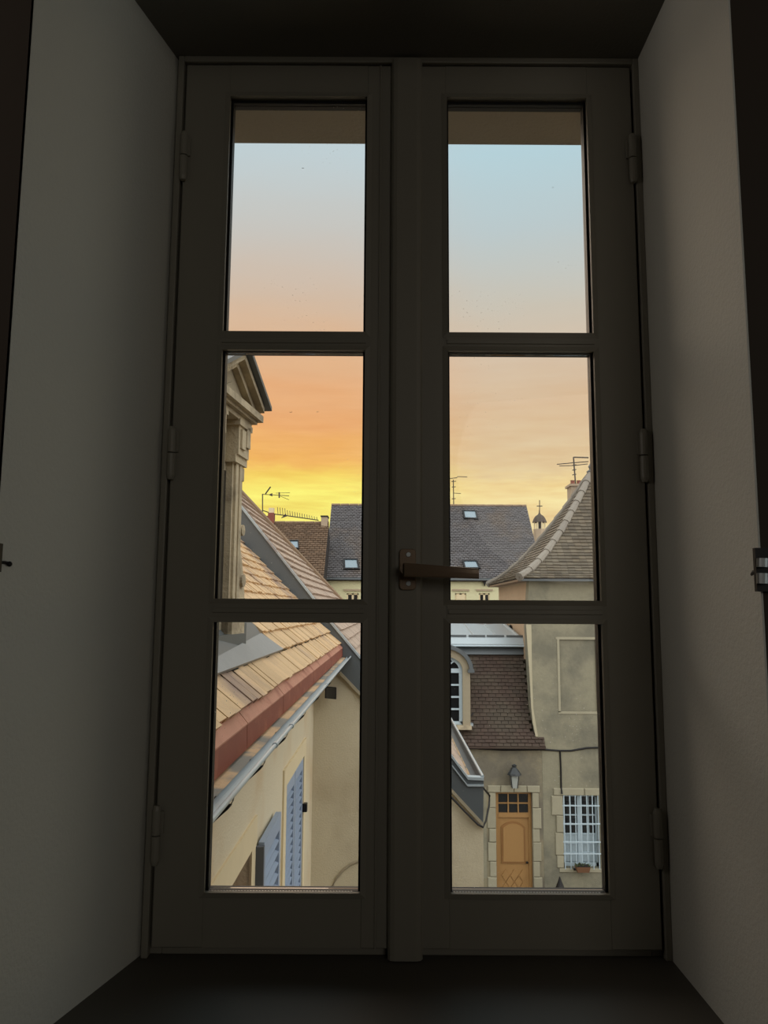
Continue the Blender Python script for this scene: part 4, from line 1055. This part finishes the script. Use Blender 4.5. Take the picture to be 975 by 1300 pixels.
def build_lantern():
    y = FY-.22; c = P(653, 990, y)
    L_ = empty('wall_lantern', (c.x, FY, c.z), 'grey iron lantern with frosted panes above the oak door', 'lantern')
    zt = P(653, 977, y).z; zb = P(653, 1000, y).z; zc = P(653, 971.5, y).z
    rt, rb = .13, .085
    g = MB(); g.lathe((c.x, y, 0), [(rb, zb), (rt, zt-.11)], 4); 
    g.T = Matrix.Translation((c.x, y, 0)) @ Matrix.Rotation(math.pi/4, 4, 'Z') @ Matrix.Translation((-c.x, -y, 0)); g.build('lamp_glass', 'lamp_glass', L_)
    f = MB()
    for k in range(4):
        a = math.pi/2*k; f.tube([(c.x+rb*math.cos(a), y+rb*math.sin(a), zb), (c.x+rt*math.cos(a), y+rt*math.sin(a), zt-.11)], .010, 6)
    f.T = g.T; f.build('lamp_frame', 'dark_iron', L_)
    r = MB(); r.lathe((c.x, y, 0), [(rt+.03, zt-.12), (rt+.02, zt-.08), (.09, zt+.0), (.045, zt+.05), (.05, zt+.07), (.06, zc+.0), (.0, zc+.03)], 8); r.build('lamp_cap', 'lantern_grey', L_)
    MB().tube([(c.x, FY, zb+.02), (c.x, FY-.1, zb-.03), (c.x, y, zb-.005)], .016, 6).build('bracket', 'dark_iron', L_)
    MB().box(c.x-.04, c.x+.04, FY-.02, FY, zb-.06, zt).build('back_plate', 'dark_iron', L_)
build_lantern()
def build_planter():
    y = FY-.2; a, b = P(731, 1102, y), P(749, 1102, y); z0, z1 = P(740, 1107, y).z, P(740, 1100, y).z
    t = empty('window_box', ((a.x+b.x)/2, y, z0), 'small brown flower box hung below the barred window', 'planter')
    MB().prism([(a.x, y-.07, z1), (b.x, y-.07, z1), (b.x-.03, y-.05, z0), (a.x+.03, y-.05, z0)], (0, .2, 0)).build('box', 'terracotta', t)
    MB().box(a.x+.01, b.x-.01, y-.06, y+.12, z1, z1+.012).build('soil', 'soil', t)
    l = MB(); rnd = random.Random(4)
    for i in range(40):
        p = Vector((rnd.uniform(a.x, b.x), rnd.uniform(y-.06, y+.1), z1+.01)); d = Vector((rnd.uniform(-.05, .05), rnd.uniform(-.05, .02), rnd.uniform(.02, .07)))
        l.add([p, p+Vector((.015, 0, .02)), p+d, p+Vector((-.015, 0, .02))], [(0, 1, 2, 3)])
    tag(l.build('leaves', 'leaf', t), kind='stuff')
    MB().box(a.x-.02, b.x+.02, y+.1, FY+.0, z0+.0, z0+.025).build('bracket', 'dark_iron', t)
    p = P(711, 1132, FY-.6)
    c = MB().lathe((p.x, p.y, 0), [(.09, -7), (.09, P(711, 1130, FY-.6).z), (.10, P(711, 1127, FY-.6).z), (.05, P(711, 1120, FY-.6).z), (.01, P(711, 1113, FY-.6).z)], 10).build('bollard', 'dark_iron')
    tag(c, 'dark pointed post top standing in front of the grey wall left of the barred window', 'bollard')
build_planter()

# ================================================================== FAR HOUSES
def far_house(name, label, Ye, x0, x1, ez, rise, wallmat, roofmat, run=None, back=3.0, tile=.34, rake=0, nrow=None):
    run = run or rise
    H = empty(name, ((x0+x1)/2, Ye, -7), label, 'house')
    return H, run
def slope(mb, x0, x1, Ye, ez, run, rise, rows, wd, seed):
    rnd = random.Random(seed)
    for i in range(rows):
        u0, u1 = i/rows, (i+1.12)/rows
        y0, z0, y1, z1 = Ye+run*u0, ez+rise*u0, Ye+run*min(u1, 1), ez+rise*min(u1, 1)
        x = x0-(i % 2)*wd/2
        nn = Vector((0, -rise, run)).normalized()
        while x < x1:
            a, b = max(x, x0), min(x+wd-.02, x1)
            if b-a > .03:
                j = rnd.uniform(-.012, .012); mb.tile((a, y0, z0+j), (b, y0, z0+j), (b, y1, z1), (a, y1, z1), nn, .045)
            x += wd
def skylight(H, pts, Y, deck_n, plane):
    # four pixel corners dropped on the roof plane
    q = []
    for x, y in pts:
        d = ray(x, y); q.append(d*(plane[0].dot(plane[1])/d.dot(plane[1])))
    n = plane[1].normalized(); c = sum(q, Vector())/4
    fr = MB(); qo = [c+(p-c)*1.28 for p in q]
    for i in range(4):
        j = (i+1) % 4; fr.prism([qo[i]-n*.05, qo[j]-n*.05, q[j]-n*.05, q[i]-n*.05], n*.16)
    f = fr.build('skylight', 'dark_iron', H)
    MB().prism([p+n*.04 for p in q], n*.03).build('skylight_pane', 'skylight_glass', f)
def build_far():
    # slate house
    Ye = 38.0; ez = P(560, 734, Ye).z; x1 = 7.87; x0 = P(417, 660, 40).x; rise = 4.17; run = 4.17
    H = empty('slate_roof_house', (2.4, Ye, -7), 'cream rendered house straight ahead under a broad dark slate roof', 'house')
    wins = []
    for (a, b, t) in ((578.5, 592.5, 753), (609, 622.5, 753), (440, 455, 753), (475, 489, 753), (515, 529, 753), (546, 560, 753)):
        wins.append((P(a, 760, Ye).x, P(b, 760, Ye).x, P(a, t, Ye).z-1.25, P(a, t, Ye).z))
    m_ = MB(); holed(m_, 'x', x0+.1, x1-.25, -7, ez+.1, Ye+.25, Ye+.55, wins); m_.build('front_wall', 'cream_render', H)
    MB().box(x0+.1, x1-.25, Ye+.55, Ye+2*run-.5, -7, ez).build('house_body', 'cream_render', H)
    for (a, b, c, d) in wins:
        f = MB(); y = Ye+.3; f.box(a, b, y, y+.08, d-.07, d).box(a, a+.06, y, y+.08, c, d).box(b-.06, b, y, y+.08, c, d).box((a+b)/2-.05, (a+b)/2+.05, y, y+.08, c, d)
        fo = f.build('window', 'trim_stone', H)
        MB().box(a, b, y+.05, y+.06, c, d-.0).build('window_pane', 'window_dark', fo)
        MB().box(a-.15, b+.15, Ye+.17, Ye+.28, d+.12, d+.20).build('window_hood', 'chimney_render', fo)
    # closed shutter in the first window (reads pale)
    a, b, c, d = wins[0]; MB().box(a+.05, b-.05, Ye+.27, Ye+.3, c, d-.07).build('roller_blind', 'trim_stone', H)
    p = P(615.5, 740.5, Ye+.1); MB().prism([(p.x-.08, Ye+.08, p.z+.1), (p.x+.08, Ye+.08, p.z+.1), (p.x, Ye+.08, p.z-.14)], (0, .2, 0)).build('wall_vent', 'dark_iron', H)
    dk = MB(); dk.prism([(x0, Ye, ez-.03), (x0, Ye+run, ez+rise-.03), (x0, Ye+2*run, ez-.03), (x0, Ye+2*run, ez-.15), (x0, Ye, ez-.15)], (x1-x0, 0, 0)); dk.build('roof_deck', 'roof_felt', H)
    ts = MB(); slope(ts, x0, x1, Ye, ez, run, rise, 42, .2, 1); ts.build('roof_slates', 'slate_far', H, kind='stuff')
    x = x0
    while x < x1-.1:
        MB().tube([(x, Ye+run, ez+rise+.0), (min(x+.48, x1), Ye+run, ez+rise+.02)], .085, 6, .07).build('ridge_tile', 'ridge_clay', H); x += .5
    plane = (Vector((0, Ye, ez)), Vector((0, -rise, run)))
    for q in (((589, 650), (603, 650.5), (605, 659), (590.5, 658.5)), ((589, 714), (604, 714), (607.5, 722), (591, 722)), ((438, 712), (452.5, 712), (454.5, 722.5), (438.5, 722.5))):
        skylight(H, q, Ye, None, plane)
    MB().box(x0, x1, Ye-.06, Ye+.06, ez-.1, ez-.0).build('eave_gutter', 'zinc', H)
    c = P(411, 656, 38.6); cb = P(411, 684, 38.6)
    co = MB().box(P(407.5, 670, 38.6).x, P(415.5, 670, 38.6).x, 38.6, 39.4, cb.z-.6, c.z).build('chimney', 'chimney_render', H)
    MB().box(P(406.8, 670, 38.6).x, P(416.2, 670, 38.6).x, 38.55, 39.45, c.z, c.z+.06).build('chimney_cap', 'dark_iron', co)
    # brown roofed house, left
    Yb = 35.5; ezb = P(380, 745, Yb).z; xr = P(412.5, 700, Yb+1).x; xl = -9.0; rb = 3.35
    # solve the ridge so that it falls on the traced line
    t = ray(380, 663.5); k = t.z/t.y; hgt = (k*Yb-ezb)/(1-k)
    B = empty('brown_roof_house', (-6, Yb, -7), 'house far left with a brown tile roof behind the hip, one small skylight', 'house')
    MB().box(xl, xr-.05, Yb+.2, Yb+2*hgt-.2, -7, ezb).build('house_body', 'chimney_render', B)
    MB().prism([(xl, Yb, ezb-.03), (xl, Yb+hgt, ezb+hgt-.03), (xl, Yb+2*hgt, ezb-.03)], (xr-xl, 0, 0)).build('roof_deck', 'roof_felt', B)
    ts = MB(); slope(ts, xl, xr, Yb, ezb, hgt, hgt, 30, .24, 2); ts.build('roof_tiles', 'tile_brown_far', B, kind='stuff')
    x = xl
    while x < xr-.1:
        MB().tube([(x, Yb+hgt, ezb+hgt), (min(x+.48, xr), Yb+hgt, ezb+hgt+.02)], .08, 6, .065).build('ridge_tile', 'ridge_clay', B); x += .5
    skylight(B, ((368.5, 688.5), (378, 688.5), (378.5, 697), (371, 697)), Yb, None, (Vector((0, Yb, ezb)), Vector((0, -1, 1))))
    # brick chimney on that ridge
    Yc = Yb+hgt; a, b = P(341, 650, Yc).x, P(348.5, 650, Yc).x; zt = P(345, 651.5, Yc).z; zb = P(345, 668, Yc).z
    cb_ = MB(); cb_.box(a, b, Yc-.2, Yc+.25, zb-.4, zt).box(a-.35, a, Yc-.1, Yc+.2, zb-.4, P(338, 655, Yc).z); co = cb_.build('brick_chimney', 'brick_red', B)
    MB().box(a+.02, b-.02, Yc-.1, Yc+.1, zt, P(345, 645, Yc).z).build('chimney_pot', 'trim_stone', co)
    # ---- antennas
    def T(px, py): return P(px, py, Yc)
    A = empty('antenna', T(333, 650), 'short aerial on a mast with a folded reflector, beside the brick chimney', 'antenna')
    MB().tube([T(333.3, 660), T(333.3, 627)], .03, 6).build('mast', 'antenna_metal', A)
    MB().tube([T(333, 627.5), T(367, 629.5)], .018, 6).build('boom', 'antenna_metal', A)
    MB().tube([T(337, 627), T(343.5, 618)], .035, 6).build('reflector', 'antenna_metal', A)
    e = MB(); e.prism([T(341, 628), T(345.5, 626), T(345.5, 630)], (0, .1, 0)); e.tube([T(354.5, 625), T(354.5, 632)], .04, 6)
    e.tube([T(350, 626), T(368, 625.5)], .012, 5).tube([T(356, 630), T(367, 634.5)], .012, 5); e.build('elements', 'antenna_metal', A, kind='stuff')
    A = empty('antenna', T(350, 653), 'long rake-like aerial pointing right above the brown tile ridge', 'antenna')
    MB().tube([T(333.5, 648), T(347, 652.5), T(363, 654.5), T(404.5, 660.5)], .028, 6).build('boom', 'antenna_metal', A)
    for i in range(17):
        x = 353+i*3.1; yb = 654+(x-360)*.145; hh = (9 if i < 4 else 8-(i*.25))
        MB().tube([T(x, yb+.5), T(x-.7, yb-hh)], .016, 5).build('element', 'antenna_metal', A)
    MB().prism([T(357, 657.5), T(362.5, 652), T(364.5, 655)], (0, .12, 0)).build('reflector', 'antenna_metal', A)
    Yr = Ye+run
    def T2(px, py): return P(px, py, Yr)
    A = empty('antenna', T2(576, 640), 'tall thin aerial on the left end of the slate roof ridge seen', 'antenna')
    A['label'] = 'tall thin mast aerial standing on the slate roof ridge'
    MB().tube([T2(576, 643), T2(575.5, 609)], .03, 6).build('mast', 'antenna_metal', A)
    MB().tube([T2(571, 607.5), T2(580, 606.5), T2(581, 605), T2(593, 605.5)], .022, 6).build('boom', 'antenna_metal', A)
    for y, l in ((611, 3), (618, 2.5), (633, 2.5)): MB().tube([T2(576-l, y+.3), T2(576+l, y)], .022, 5).build('element', 'antenna_metal', A)
    MB().tube([T2(576, 626), T2(585, 626.5)], .018, 5).build('element', 'antenna_metal', A)
    def T3(px, py): return P(px, py, 22.0)
    A = empty('antenna', T3(730, 613), 'wide double-barred aerial on the chimney left of the pyramid roof tip', 'antenna')
    MB().tube([T3(731, 619), T3(728, 580.5)], .022, 6).build('mast', 'antenna_metal', A)
    MB().tube([T3(728, 580.5), T3(747, 581)], .02, 6).build('boom', 'antenna_metal', A)
    MB().tube([T3(707, 589.5), T3(728, 587.5), T3(747, 586)], .014, 5).build('element', 'antenna_metal', A)
    MB().tube([T3(710, 591.5), T3(729, 591), T3(746, 589)], .012, 5).build('element', 'antenna_metal', A)
    for y in (590, 596, 602): MB().tube([T3(726.5, y+1), T3(731.5, y)], .014, 5).build('element', 'antenna_metal', A)
    # ---- bell turret with a cross
    Yt = 56.0
    def T4(px, py): return P(px, py, Yt)
    c = T4(685, 660); s = Yt/F
    B = empty('bell_turret', (c.x, Yt, -7), 'small domed bell turret with a cross between the slate and pyramid roofs', 'turret')
    zb = T4(685, 672).z; zt = T4(685, 663).z; zr = T4(685, 651.5).z; r = 8.2*s
    MB().lathe((c.x, Yt, 0), [(r*1.0, -7), (r*1.0, zb)], 8).build('tower', 'chimney_render', B)
    for k in range(8):
        a = 2*math.pi*k/8+.2; MB().box(c.x+r*.85*math.cos(a)-.05, c.x+r*.85*math.cos(a)+.05, Yt+r*.85*math.sin(a)-.05, Yt+r*.85*math.sin(a)+.05, zb, zt).build('column', 'trim_stone', B)
    MB().lathe((c.x, Yt, 0), [(r*.5, zb), (r*.5, zt)], 8).build('bell', 'dark_iron', B)
    MB().lathe((c.x, Yt, 0), [(r*1.15, zt-.02), (r*1.08, zt+.08), (r*.9, zt+.28), (r*.62, zt+.46), (r*.3, zr-.12), (r*.12, zr), (.03, zr+.25)], 12).build('dome', 'tile_dark', B)
    cr = MB(); cr.tube([T4(685, 652), T4(685, 635)], .035, 6).tube([T4(681.5, 642.5), T4(688.5, 642.5)], .035, 6); cr.build('cross', 'antenna_metal', B)
    # ---- birds
    for i, (x, y, sp, lb) in enumerate(((369, 523.5, 2.2, 'tiny dark bird flying in the orange sky, nearer the stone pediment'), (403, 523, 1.8, 'tiny dark bird flying in the orange sky, farther from the pediment'), (384.5, 213.5, 1.8, 'tiny dark bird high in the pale sky of the upper left pane'), (702, 238, 1.4, 'tiny dark bird high in the pale sky of the upper right pane'))):
        Yq = 70; c = P(x, y, Yq); u = Yq/F*sp*.5
        b = MB(); b.ball(c, u*.5, 8, (.6, 1.6, .6)); b.add([c, c+Vector((-u*1.6, 0, u*.8)), c+Vector((-u*1.2, u, .3*u)), c+Vector((u*1.6, 0, u*.9)), c+Vector((u*1.2, u, .3*u)), c+Vector((0, u*.8, 0))], [(0, 1, 2, 5), (0, 5, 4, 3)])
        tag(b.build('bird', 'bird_dark'), lb, 'bird')
build_far()

# ================================================================== GROUND
g = MB(); g.box(-120, 120, 1.42, 240, -7.3, -7.0); g.build('ground', 'paving', kind='structure')
roof = MB(); roof.prism([(-7, 1.6, 1.62), (-7, -3, 3.6), (-7, -8, 1.62)], (14, 0, 0)); roof.build('roof', 'tile_brown_far', kind='structure')
